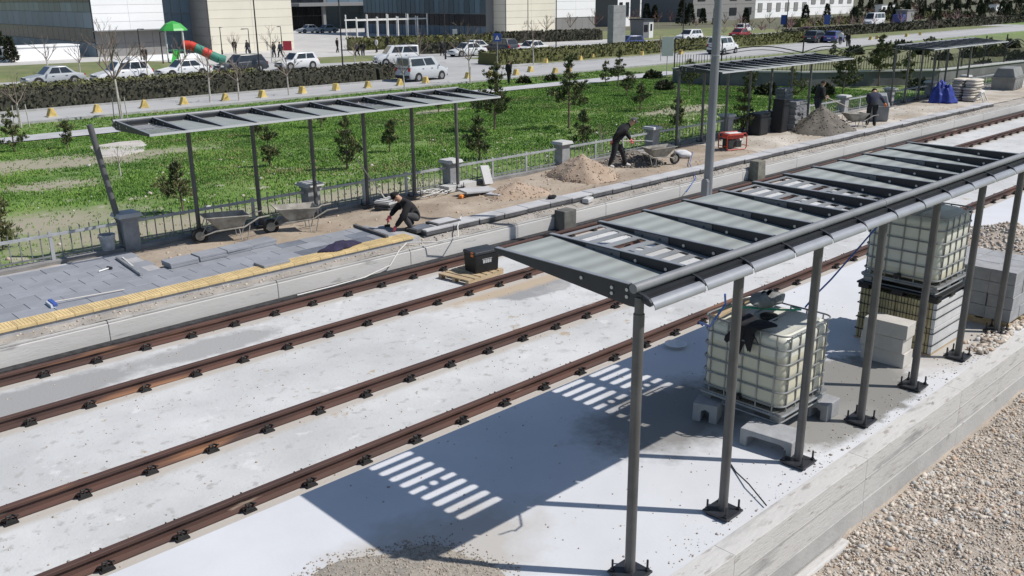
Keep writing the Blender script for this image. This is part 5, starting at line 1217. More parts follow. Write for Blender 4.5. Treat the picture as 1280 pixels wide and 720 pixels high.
CN = [(808, 28, 22), (818, 28, 20), (852, 32, 30), (862, 32, 26), (878, 30, 18), (895, 31, 18), (1006, 30, 22), (1033, 24, 18), (15, 78, 30), (3, 76, 34), (932, 30, 18), (1068, 28, 18)]
CL = ['left of the pair of dark conifers behind the budding trees', 'right of the pair of dark conifers behind the budding trees', 'tallest dark conifer left of the grey building', 'dark conifer beside the tallest one at the grey building', 'first small conifer before the grey building', 'second small conifer before the grey building',
      'dark conifer before the white columned building', 'small dark conifer at the right end of the columned building', 'slim dark cypress before the low white wall', 'dark cypress at the left edge by the low white wall', 'small conifer behind the red car', 'small conifer left of the white minibus']
for i, (px, py, hp) in enumerate(CN):
    P = at(px, py, -1.09); d = (P - np.array([0, 0, CAMH])) @ CF; conifer(CL[i], tuple(P), hp * d / FPX, 500 + i, M_ev, 'dark conifers by the buildings')
# belt of trees at the top right: bare, budding and evergreen, and shrubs in the field before it
def shrub(label, loc, R_, seed, mats, group):
    r = np.random.default_rng(seed); t = thing('shrub', label, 'shrub', loc, 0, group); n = int(120 + 90 * R_)
    d = r.normal(0, 1, (n, 3)); d[:, 2] = np.abs(d[:, 2]); d /= np.linalg.norm(d, axis=1, keepdims=True); q = r.uniform(.35, 1, n) ** .5 * (1 + .25 * np.sin(3 * np.arctan2(d[:, 1], d[:, 0]) + seed))
    P = d * (q * R_)[:, None] * np.array([1, 1, .85]); V, F, mi = tufts(P, d, np.full(n, .22 + .10 * R_), 7, seed, mats, .05 + .02 * R_); npmesh('crown', V, F, mats, t, mi)
    MB().cyl((0, 0, -.1), (0, 0, R_ * .5), .04 + .02 * R_, .02, n=6).build('stem', M_bark, t); return t
M_sh = [mat('shrub_dark', (.035, .05, .022), .9), mat('shrub_mid', (.065, .08, .035), .9), mat('shrub_dry', (.13, .12, .07), .9)]
M_twg = mat('grey_twig', (.15, .125, .105), .9)
rr = random.Random(5)
for i in range(100):
    row = i // 25; px = (1066 + (i % 25) * 9.0 + rr.uniform(-5, 5)); py = (28, 21, 15, 9)[row] + rr.uniform(-3, 3) - (px - 1085) * .02
    P = at(px, max(py, 2), -1.09); d = (P - np.array([0, 0, CAMH])) @ CF; hh = rr.uniform(12, 22) * d / FPX
    if i % 3 == 0: conifer('dark evergreen in the far tree belt at the top right', tuple(P), hh, 600 + i % 4, M_ev, 'far tree belt evergreens')
    elif i % 3 == 1: bare('bare grey-brown tree in the far tree belt at the top right', tuple(P), hh, 620 + i % 5, 0, M_twg if i % 2 else M_twigr, 'far tree belt bare trees', .2, 4, 3.0)
    else: shrub('rounded shrub in the far tree belt at the top right', tuple(P), hh * .42, 640 + i % 4, M_sh, 'far tree belt shrubs')
SH = [(1128, 62, 11), (1150, 68, 9), (1180, 75, 10), (1215, 72, 12), (1245, 70, 12), (1272, 78, 14), (1262, 60, 10), (1205, 60, 9), (1105, 66, 9), (1068, 68, 10), (1228, 88, 12), (1262, 92, 10), (905, 104, 10), (960, 118, 12), (1030, 118, 12), (1150, 112, 12), (830, 112, 10), (815, 98, 9), (655, 104, 7), (690, 101, 6)]
SHL = ['low shrub right of the tall pole, behind the second canopy', 'low shrub behind the black cabinets', 'low shrub behind the dark conical heap', 'low shrub by the grey wall left of the blue tarpaulin', 'low shrub left of the tall pole, behind the mud-caked barrow', 'low shrub below the white signboard', 'low shrub by the footpath beside the walking pair', 'low shrub by the footpath nearest the tall slim pine']
for i, (px, py, rp) in enumerate(SH):
    P = att(px, py); d = (P - np.array([0, 0, CAMH])) @ CF; shrub('low dark shrub in the rough field at the right, beyond the grey wall' if i < 12 else SHL[i - 12], tuple(P), rp * d / FPX, 660 + i, M_sh, 'field shrubs')

# hedges: dark core plus leaf faces spread through the outer shell
def hedge(label, pts, w, h, seed, mats, dens_=34, z0=-1.09, leaf=.11):
    """pts: centre line"""
    t = thing('hedge', label, 'hedge', (0, 0, 0), 0, 'clipped hedges'); r = np.random.default_rng(seed); V = []; core = MB(); pts = [np.array(p, float) for p in pts]
    L_ = sum(np.linalg.norm(b - a) for a, b in zip(pts[:-1], pts[1:])); P = []; N_ = []
    for si, (a, b) in enumerate(zip(pts[:-1], pts[1:])):
        l = np.linalg.norm(b - a); u = (b - a) / l; s = np.array([-u[1], u[0]])
        e = .35
        q0, q1 = a - u * (0 if si else 0), b + u * .3
        core.hexa([(*(q0 - s * (w / 2 - .12)), z0), (*(q1 - s * (w / 2 - .12)), z0), (*(q1 + s * (w / 2 - .12)), z0), (*(q0 + s * (w / 2 - .12)), z0), (*(q0 - s * (w / 2 - .25)), z0 + h - .16), (*(q1 - s * (w / 2 - .25)), z0 + h - .16), (*(q1 + s * (w / 2 - .25)), z0 + h - .16), (*(q0 + s * (w / 2 - .25)), z0 + h - .16)])
        n = int(l * (w + 2 * h) * dens_); m_ = r.uniform(0, l, n); c = r.uniform(0, w + 2 * h, n)
        lat = np.where(c < h, -w / 2, np.where(c > h + w, w / 2, c - h - w / 2)); zz = np.where(c < h, c, np.where(c > h + w, w + 2 * h - c, h))
        inset = r.random(n) ** 2 * .22; bul = .10 * vnoise(m_ + 31 * si, lat * 2 + zz, .9, seed) 
        rnd = 1 - .10 * (np.abs(lat) / (w / 2)) ** 4
        lat2 = lat * (1 - inset / (w / 2)) + np.sign(lat) * bul; z2 = np.where((c > h) & (c < h + w), h * rnd - inset * .8 + bul, np.minimum(zz, h * .96))
        p = a[None] + u[None] * m_[:, None] + s[None] * lat2[:, None]; P.append(np.concatenate([p, (z0 + np.maximum(z2, .02))[:, None]], 1))
    P = np.concatenate(P); n = len(P); d1 = r.normal(0, 1, (n, 3)); d1 /= np.linalg.norm(d1, axis=1, keepdims=True); d2 = np.cross(d1, r.normal(0, 1, (n, 3))); d2 /= np.linalg.norm(d2, axis=1, keepdims=True)
    ls = leaf * r.uniform(.6, 1.4, (n, 1)); V = np.stack([P - d1 * ls, P + d2 * ls * .6, P + d1 * ls, P - d2 * ls * .6], 1).reshape(-1, 3)
    core.build('core', mats[0], t); npmesh('foliage', V, np.arange(4 * n).reshape(-1, 4), mats, t, r.integers(0, len(mats), n)); return t
HD = [mat('hedge_dark', (.038, .038, .026), .9), mat('hedge_brown', (.085, .078, .050), .9), mat('hedge_deep', (.055, .060, .034), .9)]
HO = [mat('hedge_olive', (.10, .105, .035), .9), mat('hedge_lime', (.17, .175, .06), .9), mat('hedge_core', (.045, .048, .022), .9)]
hedge('broad dark hedge along the left half of the road', [(-20, 63.4), (30, 63.4), (43.5, 63.8), (47.0, 65.2)], 4.4, 1.10, 1, HD, 30)
hedge('low olive hedge behind the dark hedge, by the parked cars', [(-16, 67.2), (24, 67.2), (36, 67.0)], 2.6, 1.15, 2, HO, 24)
hedge('olive hedge right of the silver van, along the road', [(61.5, 68.0), (75, 67.3), (100, 66.8), (122, 66.6)], 3.2, 1.25, 3, HO, 22, leaf=.14)
hedge('dark hedge in front of the right cream building', [(88, 97), (96, 95), (106, 93)], 2.6, 1.5, 4, HD, 14, leaf=.2)
hedge('dark olive hedge below the pergola', [(67, 100), (76, 96.5), (84, 92.5)], 2.6, 1.5, 5, HO, 14, leaf=.2)
hedge('dark hedge behind the two vans', [(66, 88), (72, 85.5), (76, 84)], 2.0, 1.2, 6, HD, 16, leaf=.16)
hedge('long dark hedge along the road at the top right', [(125, 71.5), (160, 71.5), (230, 72)], 4.0, 1.25, 7, HD, 12, leaf=.22)
hedge('far dark hedge along the upper road at the top right', [(165, 95), (260, 102)], 4, 1.3, 8, HO, 8, leaf=.3)

# ================================================================== CARS
M_glass = mat('car_glass', (.018, .022, .026), .08, spec=.8); M_tyre = mat('tyre_rubber', (.015, .015, .016), .8); M_rim = mat('alloy_rim', (.40, .40, .41), .35, metal=.7); M_lampw = mat('headlight', (.6, .62, .64), .15); M_lampr = mat('tail_light', (.40, .02, .02), .3); M_trim = mat('black_trim', (.02, .02, .022), .5); M_platew = mat('number_plate', (.6, .6, .58), .5)
def paint(name, c): return mat('paint_' + name, c, .25, spec=.6, metal=.0)
def car(label, loc, rz, kind, pm, group='cars parked and passing behind the field'):
    """x forward; body loft, greenhouse, windows, wheels with rims, lamps"""
    L_, W, Hh = dict(sedan=(4.5, 1.78, 1.45), suv=(4.6, 1.88, 1.68), van=(4.4, 1.82, 1.86), hatch=(4.0, 1.74, 1.50), wagon=(4.7, 1.84, 1.55), minibus=(5.8, 2.0, 2.45))[kind]
    t = thing('car' if kind not in ('van', 'minibus') else 'van', label, 'van' if kind in ('van', 'minibus') else 'car', loc, rz, group)
    f, r = L_ / 2, -L_ / 2; cl = .20; belt = Hh * (.60 if kind != 'minibus' else .52); hood = belt * (.86 if kind != 'van' else .90)
    # stations: x, top z, half width
    wbx = dict(sedan=.95, suv=1.05, van=1.25, hatch=.95, wagon=1.0, minibus=2.2)[kind]           # windscreen base
    stn = [(f, .52, W * .40), (f - .10, hood * .80, W * .46), (f - .45, hood * .94, W * .49), (wbx, belt - .03, W * .5), (.2, belt, W * .5), (-.8, belt + .01, W * .5), (r + .75, belt + .02, W * .495), (r + .22, (belt + .02) if kind != 'sedan' else belt - .02, W * .48), (r + .04, belt * .86, W * .45), (r, .55, W * .42)]
    mb = MB(); n = 10
    for x, zt, w in stn:
        bz = cl + (.10 if abs(x) > L_ / 2 - .12 else 0)
        ring = [(-w * .90, bz), (-w * .99, bz + .14), (-w, (bz + zt) * .52), (-w * .985, zt - .10), (-w * .93, zt)]
        for y, z in ring: mb.v.append((x, y, z))
        for y, z in ring[::-1]: mb.v.append((x, -y, z))
    k = len(stn)
    for i in range(k - 1):
        for j in range(n): mb.f.append((i * n + j, i * n + (j + 1) % n, (i + 1) * n + (j + 1) % n, (i + 1) * n + j)); mb.m.append(0)
    mb.f += [tuple(range(n)), tuple(range((k - 1) * n + n - 1, (k - 1) * n - 1, -1))]; mb.m += [0, 0]
    body = mb.build('body', pm, t, smooth=True, bevel=.02, seg=2)
    # greenhouse frustum
    rx0, rx1 = dict(sedan=(.30, -.85), suv=(.40, -1.75), van=(.65, -2.08), hatch=(.35, -1.45), wagon=(.35, -1.75), minibus=(1.6, -2.8))[kind]
    bx0, bx1 = wbx, dict(sedan=r + .62, suv=r + .16, van=r + .05, hatch=r + .20, wagon=r + .18, minibus=r + .05)[kind]
    wb, wr = W * .465, W * .465 - .16 * (Hh - belt) / .6 * .75
    zb, zt = belt - .04, Hh
    Pb = [(bx0, -wb, zb), (bx0, wb, zb), (bx1, wb, zb), (bx1, -wb, zb)]; Pt = [(rx0, -wr, zt), (rx0, wr, zt), (rx1, wr, zt), (rx1, -wr, zt)]
    MB().add(Pb + Pt, [(0, 1, 5, 4), (1, 2, 6, 5), (2, 3, 7, 6), (3, 0, 4, 7), (4, 5, 6, 7)]).build('roof', pm, t, smooth=True, bevel=.05, seg=3)
    V3 = lambda p: Vector(p)
    def pane(a, b, c_, d, u0, u1, v0, v1, nm):
        a, b, c_, d = map(V3, (a, b, c_, d)); q = lambda u, v: (a * (1 - u) + b * u) * (1 - v) + (d * (1 - u) + c_ * u) * v
        P = [q(u0, v0), q(u1, v0), q(u1, v1), q(u0, v1)]; nn = (P[1] - P[0]).cross(P[3] - P[0]).normalized()
        cen = Vector((0, 0, (zb + zt) / 2)); nn = nn if nn.dot(P[0] - cen) > 0 else -nn
        MB().add([(p + nn * .012)[:] for p in P] + [(p - nn * .02)[:] for p in P], [(0, 1, 2, 3), (7, 6, 5, 4), (0, 1, 5, 4), (1, 2, 6, 5), (2, 3, 7, 6), (3, 0, 4, 7)]).build(nm, M_glass, t)
    pane(Pb[0], Pb[1], Pt[1], Pt[0], .06, .94, .10, .92, 'windscreen'); pane(Pb[2], Pb[3], Pt[3], Pt[2], .10, .90, .22, .88, 'rear_window')
    cuts = dict(sedan=[(.14, .50), (.54, .90)], suv=[(.12, .42), (.45, .72), (.75, .93)], van=[(.13, .44), (.48, .93)], hatch=[(.13, .52), (.56, .90)], wagon=[(.12, .42), (.45, .70), (.73, .93)], minibus=[(.10, .30), (.33, .62), (.65, .95)])[kind]
    for u0, u1 in cuts:
        pane(Pb[1], Pb[2], Pt[2], Pt[1], u0, u1, .18, .86, 'side_window'); pane(Pb[0], Pb[3], Pt[3], Pt[0], u0, u1, .18, .86, 'side_window')
    wx = (L_ * .305, -L_ * .29)
    for x in wx:
        for sy in (-1, 1):
            ar = MB().cyl((x, sy * (W * .5 - .10), .33), (x, sy * (W * .5 + .004), .33), .385, n=20).build('wheel_arch', M_trim, body)  # dark disc painted in for the shade of the uncut wheel arch
            w_ = MB().cyl((x, sy * (W * .5 - .16), .32), (x, sy * (W * .5 + .012), .32), .32, n=20).build('wheel', M_tyre, t, bevel=.02)
            MB().cyl((x, sy * (W * .5 - .02), .32), (x, sy * (W * .5 + .020), .32), .20, n=10).build('rim', M_rim, w_)
    for sy in (-1, 1):
        MB().box((f - .16, sy * W * .36, hood * .80), (.26, .34, .13), -sy * .25).build('headlight', M_lampw, t, bevel=.02)
        MB().box((r + .07, sy * W * .40, belt * .86), (.10, .20, .30 if kind in ('van', 'minibus', 'suv') else .16), 0).build('tail_light', M_lampr, t, bevel=.02)
        MB().box((wbx - .25, sy * (W * .5 + .08), belt + .03), (.10, .18, .13)).build('mirror', pm, t, bevel=.02)
        for hx_ in ((.25, -.75) if kind != 'hatch' else (.05,)): MB().box((hx_, sy * (W * .5 + .006), belt - .14), (.18, .03, .035)).build('door_handle', M_trim, t)
    MB().box((f - .015, 0, .36), (.10, W * .80, .20)).build('front_bumper', M_trim if kind != 'sedan' else pm, t, bevel=.03); MB().box((r + .01, 0, .40), (.10, W * .86, .22)).build('rear_bumper', M_trim if kind in ('van', 'suv') else pm, t, bevel=.03)
    MB().box((f + .038, 0, .42), (.01, .50, .11)).build('number_plate', M_platew, t); MB().box((r - .045, 0, .62), (.01, .50, .11)).build('number_plate', M_platew, t)
    MB().box((f - .03, 0, .62), (.06, W * .5, .10)).build('grille', M_trim, t)
    return t
Wh = paint('white', (.62, .63, .64)); Si = paint('silver', (.36, .38, .40)); Dk = paint('dark_grey', (.035, .04, .05)); Rd = paint('red', (.22, .025, .025)); Bl = paint('blue', (.05, .07, .22)); Te = paint('grey_green', (.22, .27, .28))
CARS = [(68, 106, PI, 'sedan', Si, 'silver saloon leftmost in the row behind the hedge'), (154, 103, PI, 'suv', Wh, 'white off-road car second from left behind the hedge'), (230, 96, PI, 'sedan', Wh, 'white saloon below the playground slide'), (302, 90, PI, 'wagon', Dk, 'dark estate car in front of the cream building'),
        (372, 86, PI, 'hatch', Wh, 'white hatchback at the right end of the row behind the hedge'), (496, 81, PI - .35, 'van', Wh, 'white van turning in at the junction, bonnet to the left'), (528, 100, .12, 'van', paint('pale_silver', (.46, .48, .50)), 'silver van driving right on the near road'),
        (584, 70, PI - .1, 'sedan', Wh, 'white saloon nearer of the pair below the glass front'), (592, 66, PI - .1, 'sedan', paint('offwhite', (.52, .53, .53)), 'white saloon behind another, below the glass front'), (626, 67, PI * .5, 'suv', Dk, 'dark off-road car beside the blue sign'), (664, 67, PI, 'sedan', Wh, 'white saloon below the right cream building'),
        (386, 41, PI, 'sedan', Wh, 'white car at the glass entrance, left of the grey-green one'), (408, 41, PI, 'sedan', Te, 'grey-green car parked at the glass entrance'), (786, 60, PI * .9, 'hatch', Bl, 'pale blue car half hidden by the monument slab'), (861, 51, PI, 'wagon', Wh, 'white estate car on the far road left of the pole'),
        (903, 67, .1, 'van', Wh, 'white van beside the tall pole on the near road'), (926, 48, .1, 'sedan', Rd, 'red car on the far road right of the pole'), (930, 41, .1, 'hatch', Wh, 'white car behind the red car'), (1008, 46, .1, 'sedan', paint('maroon', (.08, .02, .025)), 'dark red car by the right hedge end'),
        (1092, 32, PI, 'minibus', Wh, 'white minibus at the top right'), (1034, 30, PI, 'sedan', Te, 'grey car on the upper road before the columned building'), (1020, 53, .1, 'wagon', Dk, 'dark car at the right end of the olive hedge'), (1043, 53, .1, 'hatch', Bl, 'blue car right of the dark car by the hedge')]
for i, (px, py, rz, kd, pm, lab) in enumerate(CARS):
    P = at(px, py, -1.09); car(lab, (P[0], P[1], -1.088), rz, kd, pm)

# ================================================================== ROAD FURNITURE
M_yb = mat('yellow_block', (.58, .43, .14), .85, var=.2, scale=4, rnd=.12); M_ybw = mat('worn_block', (.50, .45, .33), .9, var=.15, scale=4, rnd=.12)
yb0 = None
YB = [(65, 146), (122, 141), (181, 135), (230, 131), (282, 126), (328, 122), (378, 117), (420, 113), (460, 110), (500, 107), (532, 104), (585, 98), (613, 96), (645, 94), (663, 90), (694, 92), (682, 80), (711, 90), (725, 76), (740, 73), (756, 70), (802, 70), (830, 66), (851, 68), (1133, 46), (1150, 44), (1088, 50), (1096, 49)]
for i, (px, py) in enumerate(YB):
    P = at(px, py, -1.088)
    lab = 'yellow wedge-shaped traffic block along the near road edge' if i < 16 and py > 88 else 'worn yellow traffic block along the far side of the near road'
    if yb0 is None:
        yb0 = thing('traffic_block', lab, 'traffic block', tuple(P), .1, 'yellow traffic blocks'); MB().prism([(-.27, 0), (.27, 0), (.08, .50), (-.08, .50)], -.20, .20, 'y').build('wedge', M_yb, yb0, bevel=.03); MB().box((0, 0, .03), (.58, .44, .06)).build('foot', M_ybw, yb0)
    else: dup(yb0, tuple(P), random.uniform(-.3, .3) + .1, lab)
# the blocks differ by where they stand: name each one after its neighbour
near_ = ['below the silver saloon, leftmost', 'left of the tall fenced bare tree', 'above the left end of the leftmost canopy', 'above the second rib of the leftmost canopy', 'below the dark estate car', 'left of the white hatchback stem', 'below the white hatchback', 'below the rounded hedge end', 'right of the rounded hedge end', 'left of the silver van', 'below the silver van',
         'right of the silver van, nearest it', 'left of the walking pair', 'beside the walking pair', 'just right of the walking pair', 'left of the tall slim pine', 'below the long olive hedge, leftmost', 'beside the tall slim pine top', 'below the olive hedge, second', 'below the olive hedge, third', 'below the olive hedge, fourth', 'left of the white signboard', 'right of the white signboard', 'left of the tall pole',
         'first at the top right roadside', 'second at the top right roadside', 'left of the walkers at the top right', 'nearest the walkers at the top right']
bl = sorted([o for o in COL.objects if o.name.split('.')[0] == 'traffic_block'], key=lambda o: (len(o.name), o.name))
for o, s_ in zip(bl, near_): o['label'] = 'yellow wedge traffic block ' + s_
def lamp(label, px, py, h, arm=0.0, rz=0.0, r=.07):
    P = at(px, py, -1.09); t = thing('street_lamp', label, 'street lamp', tuple(P), rz, 'street lamps')
    MB().cyl((0, 0, 0), (0, 0, h), r, r * .6, n=10).build('post', M_trim, t, smooth=True); MB().cyl((0, 0, 0), (0, 0, .5), r * 1.5, n=10).build('base', M_trim, t)
    if arm: MB().box((arm / 2, 0, h + .02), (arm, .12, .07)).build('arm', M_trim, t); MB().box((arm * .85, 0, h - .03), (.4, .16, .05)).build('lamp_head', M_gut, t)
    else: MB().lathe([(.05, 0), (.22, .1), (.24, .35), (.10, .5)], (0, 0, h), 12).build('lamp_head', M_gut, t)
lamp('tall black lamp post in front of the cream building', 325, 92, 11); lamp('tall black lamp post at the rounded hedge end', 429, 90, 11); lamp('tall black lamp post left of the white saloon pair', 557, 74, 11); lamp('tall dark lamp post right of the right cream building', 695, 66, 11); lamp('tall lamp post in front of the right cream building', 660, 46, 11)
lamp('tall lamp post behind the white estate car', 853, 56, 9); lamp('tall lamp post right of the blue banner', 982, 46, 9)
ar_ = math.atan2(CR[1], CR[0])
lamp('short lamp with arm before the white building', 178, 84, 3.6, .6, ar_); lamp('short dark lamp left of the slide tower', 205, 86, 3.4, .5, ar_); lamp('short dark post before the cream building, left', 278, 68, 3.1, .1, ar_); lamp('short lamp with arm before the cream building, middle', 313, 68, 2.9, .8, ar_ + PI); lamp('short lamp before the cream building, right', 353, 63, 2.9, .4, ar_ + PI)
def sign(label, px, py, h, w, hh, m, extra=None):
    P = at(px, py, -1.09); t = thing('road_sign', label, 'sign', tuple(P), math.atan2(CF[1], CF[0]) - PI / 2)
    MB().cyl((0, 0, 0), (0, 0, h), .03, n=8).build('post', M_galv, t); MB().box((0, -.04, h - hh / 2), (w, .03, hh)).build('board', m, t, bevel=.01)
    if extra: extra(t, h, w, hh)
    return t
def tri(t, h, w, hh):
    MB().prism([(-.20 * w * 1.4, h - hh * .78), (.20 * w * 1.4, h - hh * .78), (0, h - hh * .22)], -.062, -.057, 'y').build('triangle', M_platew, t)
    MB().prism([(-.03, h - hh * .70), (.03, h - hh * .70), (.0, h - hh * .42)], -.068, -.064, 'y').build('pictogram', M_trim, t)
M_sblue = mat('sign_blue', (.02, .06, .25), .5)
sign('blue square sign with white triangle beside the dark off-road car', 622, 82, 3.0, .75, .75, M_sblue, tri)
sign('white signboard on post before the olive hedge', 833, 97, 3.2, .95, 1.5, mat('sign_back', (.50, .54, .50), .6))
sign('small white board on post below the pergola', 569, 58, 2.2, .6, .9, M_platew)
for px, py, lab in ((978, 46, 'left blue banner by the far road'), (1032, 46, 'right blue banner by the far road')): sign(lab, px, py, 3.2, .9, 1.4, M_sblue)
P = at(360, 68, -1.09); tag(MB().box((P[0], P[1], -.1), (1.0, .1, 1.1), ar_).build('red_board', mat('red_board', (.40, .03, .05), .6)), 'small red board in front of the cream building corner', 'board')
# monument slab, kiosk
P = at(770, 62, -1.09); mo = thing('monument', 'tall grey stone monument slab by the far road', 'monument', tuple(P), 0)
for k in range(6): MB().box((0, 0, .44 + k * .86), (2.3, .9, .85)).build('stone_course', mat('monument_stone', (.27, .275, .28), .85, var=.12, scale=2, rnd=.06), mo, bevel=.01)
P = at(802, 49, -1.09); ki = thing('kiosk', 'small guard kiosk with white door right of the monument', 'kiosk', tuple(P), 0)
MB().box((0, 0, 1.4), (2.4, 2.4, 2.8)).build('wall', mat('kiosk_grey', (.16, .17, .18), .7), ki, bevel=.03); MB().box((0, 0, 2.87), (2.8, 2.8, .14)).build('roof', M_trim, ki); MB().box((.6, -1.22, 1.25), (1.0, .05, 2.3)).build('door', M_white, ki); MB().box((.6, -1.25, 1.7), (.45, .03, 1.0)).build('window', M_glass, ki); MB().box((-.6, -1.22, 1.6), (.9, .05, 1.0)).build('window', M_glass, ki)

# playground tower with tube and slide
P = at(222, 82, -1.09); pg = thing('play_tower', 'playground tower with green roof, red tube and green slide', 'play tower', tuple(P), -.4)
M_pg = mat('play_green', (.05, .36, .06), .45); M_pr = mat('play_red', (.55, .05, .03), .45); M_pt = mat('play_teal', (.05, .22, .16), .5)
for sx in (-1, 1):
    for sy in (-1, 1): MB().cyl((sx * .8, sy * .8, 0), (sx * .8, sy * .8, 3.4), .07, n=8).build('post', M_white, pg)
MB().lathe([(1.35, 3.4), (1.2, 3.6), (.75, 4.05), (.1, 4.3)], (0, 0, 0), 8).build('roof', M_pg, pg); MB().box((0, 0, 1.5), (1.7, 1.7, .12)).build('deck', M_pt, pg)
MB().box((-.8, 0, 2.0), (.06, 1.5, .9)).build('panel', M_pg, pg)
tp = [(.7, -.2, 2.0), (1.4, -.3, 1.95), (1.9, -.5, 1.7), (2.6, -.7, 1.35), (3.3, -.9, .95), (4.0, -1.1, .6), (4.6, -1.2, .45)]
for i in range(len(tp) - 1): MB().tube([tp[i], tp[i + 1]], .46, 12).build('tube_section', [M_pr, M_pr, M_pt, M_pr, M_pt, M_pt][i], pg, smooth=True)
MB().prism([(-.3, 0), (.3, 0), (.3, .25), (.24, .25), (.24, .06), (-.24, .06), (-.24, .25), (-.3, .25)], 0, 2.6, 'y').build('slide', M_pg, pg).matrix_local = Matrix.Translation((.1, -.8, 1.45)) @ Matrix.Rotation(-.2, 4, 'Z') @ Matrix.Rotation(PI, 4, 'Z') @ Matrix.Rotation(-.55, 4, 'X')
# pergola of white posts
P = at(447, 50, -1.09); pe = thing('pergola', 'white post pergola in front of the glass building', 'pergola', tuple(P), -.05)
for i in range(8):
    for j in range(2): MB().cyl((i * 1.9, j * 3.2, 0), (i * 1.9, j * 3.2, 3.3 + (.4 if (i + j) % 2 else 0)), .11, n=8).build('post', M_white, pe)
for j in range(2): MB().box((6.6, j * 3.2, 2.9), (13.6, .12, .2)).build('beam', M_white, pe)

# ================================================================== RETAINING WALL AND ARCHED FENCE IN THE FIELD
rp_ = [at(842, 101, -1.0), at(900, 105, -1.0), at(1000, 107, -1.0), at(1170, 104, -1.0), at(1300, 88, -1.0)]
gw = thing('garden_wall', 'dark grey retaining wall with pale coping at the right end of the field', 'wall')
M_dw = mat('dark_render', (.15, .15, .152), .9, var=.15, scale=1.2)
af = thing('arched_fence', 'black picket fence with arched tops on the dark retaining wall', 'fence')
M_if = mat('black_iron', (.02, .021, .022), .6); pk0 = None
for a, b in zip(rp_[:-1], rp_[1:]):
    a2, b2 = np.array(a[:2]), np.array(b[:2]); l = np.linalg.norm(b2 - a2); u = (b2 - a2) / l; rz = math.atan2(u[1], u[0]); m_ = (a2 + b2) / 2
    MB().box((0, 0, 0), (l + .02, .35, 1.9)).build('wall_length', M_dw, gw, loc=(m_[0], m_[1], -1.05), rz=rz); MB().box((0, 0, 0), (l + .1, .5, .10)).build('coping', M_pcap, gw, loc=(m_[0], m_[1], -.05), rz=rz)
    n_ = max(1, int(l / 2.9)); s_ = l / n_
    for k in range(n_):
        c0 = a2 + u * s_ * k
        MB().cyl((c0[0], c0[1], 0), (c0[0], c0[1], 1.55), .05, n=6).build('post', M_if, af)
        arc = [(c0[0] + u[0] * s_ * q, c0[1] + u[1] * s_ * q, 1.30 + .42 * math.sin(PI * q)) for q in np.linspace(0, 1, 9)]
        MB().tube(arc, .038, 5).build('arched_rail', M_if, af); MB().tube([(p[0], p[1], p[2] - .24) for p in arc], .030, 4).build('arched_rail', M_if, af)
        MB().tube([(arc[0][0], arc[0][1], .10), (arc[-1][0], arc[-1][1], .10)], .02, 4).build('bottom_rail', M_if, af)
        for q in range(1, 17):
            c1 = c0 + u * s_ * q / 17; hh = 1.30 + .42 * math.sin(PI * q / 17)
            if pk0 is None: pk0 = MB().box((0, 0, .5), (.030, .030, 1.0)).build('picket', M_if, af, loc=(c1[0], c1[1], .03))
            else: o = share('picket', pk0, af, (c1[0], c1[1], .03))
            (pk0 if q == 0 else af.children[-1]).scale = (1, 1, hh)

# ================================================================== BUILDINGS
def colY(px, Yc, py=30): d = CF + (px - 640) / FPX * CR + (360 - py) / FPX * CU; return d[0] / d[1] * Yc
def colX(px, Xc, py=30): d = CF + (px - 640) / FPX * CR + (360 - py) / FPX * CU; return d[1] / d[0] * Xc
def clad(t, face, a, b, c, z0, z1, rows, cols, m, nm='cladding_panel', gap=.03, th=.08, skip=None):
    """panels on a -Y face (face='y': a..b in x at y=c) or a -X face (face='x': a..b in y at x=c)"""
    proto = None; w = (b - a) / cols; h = (z1 - z0) / rows
    for i in range(rows):
        for j in range(cols):
            if skip and skip(i, j): continue
            u, z = a + (j + .5) * w, z0 + (i + .5) * h; loc = (u, c - th / 2, z) if face == 'y' else (c - th / 2, u, z)
            if proto is None: proto = MB().box((0, 0, 0), (w - gap, th, h - gap) if face == 'y' else (th, w - gap, h - gap)).build(nm, m, t, loc=loc)
            else: share(nm, proto, t, loc)
M_wclad = mat('white_cladding', (.84, .845, .85), .6, var=.03, scale=.3, rnd=.015); M_cclad = mat('cream_cladding', (.68, .645, .54), .7, var=.03, scale=.3, rnd=.02)
M_core = mat('facade_core', (.20, .205, .21), .8); M_gl = mat('blue_glass', (.075, .125, .155), .3, spec=.35, rnd=.35); M_gld = mat('dark_glass', (.016, .020, .026), .25, spec=.3, rnd=.4); M_gll = mat('teal_spandrel', (.13, .18, .225), .4, spec=.3, rnd=.12); M_gry = mat('grey_cladding', (.24, .235, .23), .7, var=.05, rnd=.04)
ZG = -1.1; HT = 15.0
def core(t, x0, x1, y0, y1, h=HT, m=None): MB().box2(x0, x1, y0, y1, ZG, h).build('core', m or M_core, t); MB().box2(x0 - .2, x1 + .2, y0 - .2, y1 + .2, h, h + .4).build('parapet', M_gry, t)
# left glass wing: the face looking left along the road
Y2 = 112.0; xa, xb = colY(117, Y2), colY(206, Y2)
X1 = xa - .12
b1 = thing('office_building', 'glass-fronted office wing at the upper left with blue-grey bands', 'building'); core(b1, X1 + .1, X1 + .118, Y2 + .6, 220)
for z0, z1, m_, nm in ((ZG, .5, M_gll, 'spandrel'), (.5, 2.1, M_gld, 'window'), (2.1, 3.9, M_gll, 'spandrel'), (3.9, 5.0, M_gl, 'window'), (5.0, 7.0, M_gld, 'window'), (7.0, 9, M_gll, 'spandrel'), (9, 15, M_gl, 'window')): clad(b1, 'x', Y2 + .2, 190, X1 + .1, z0, z1, 1, 40 if nm == 'window' else 30, m_, nm, .06)
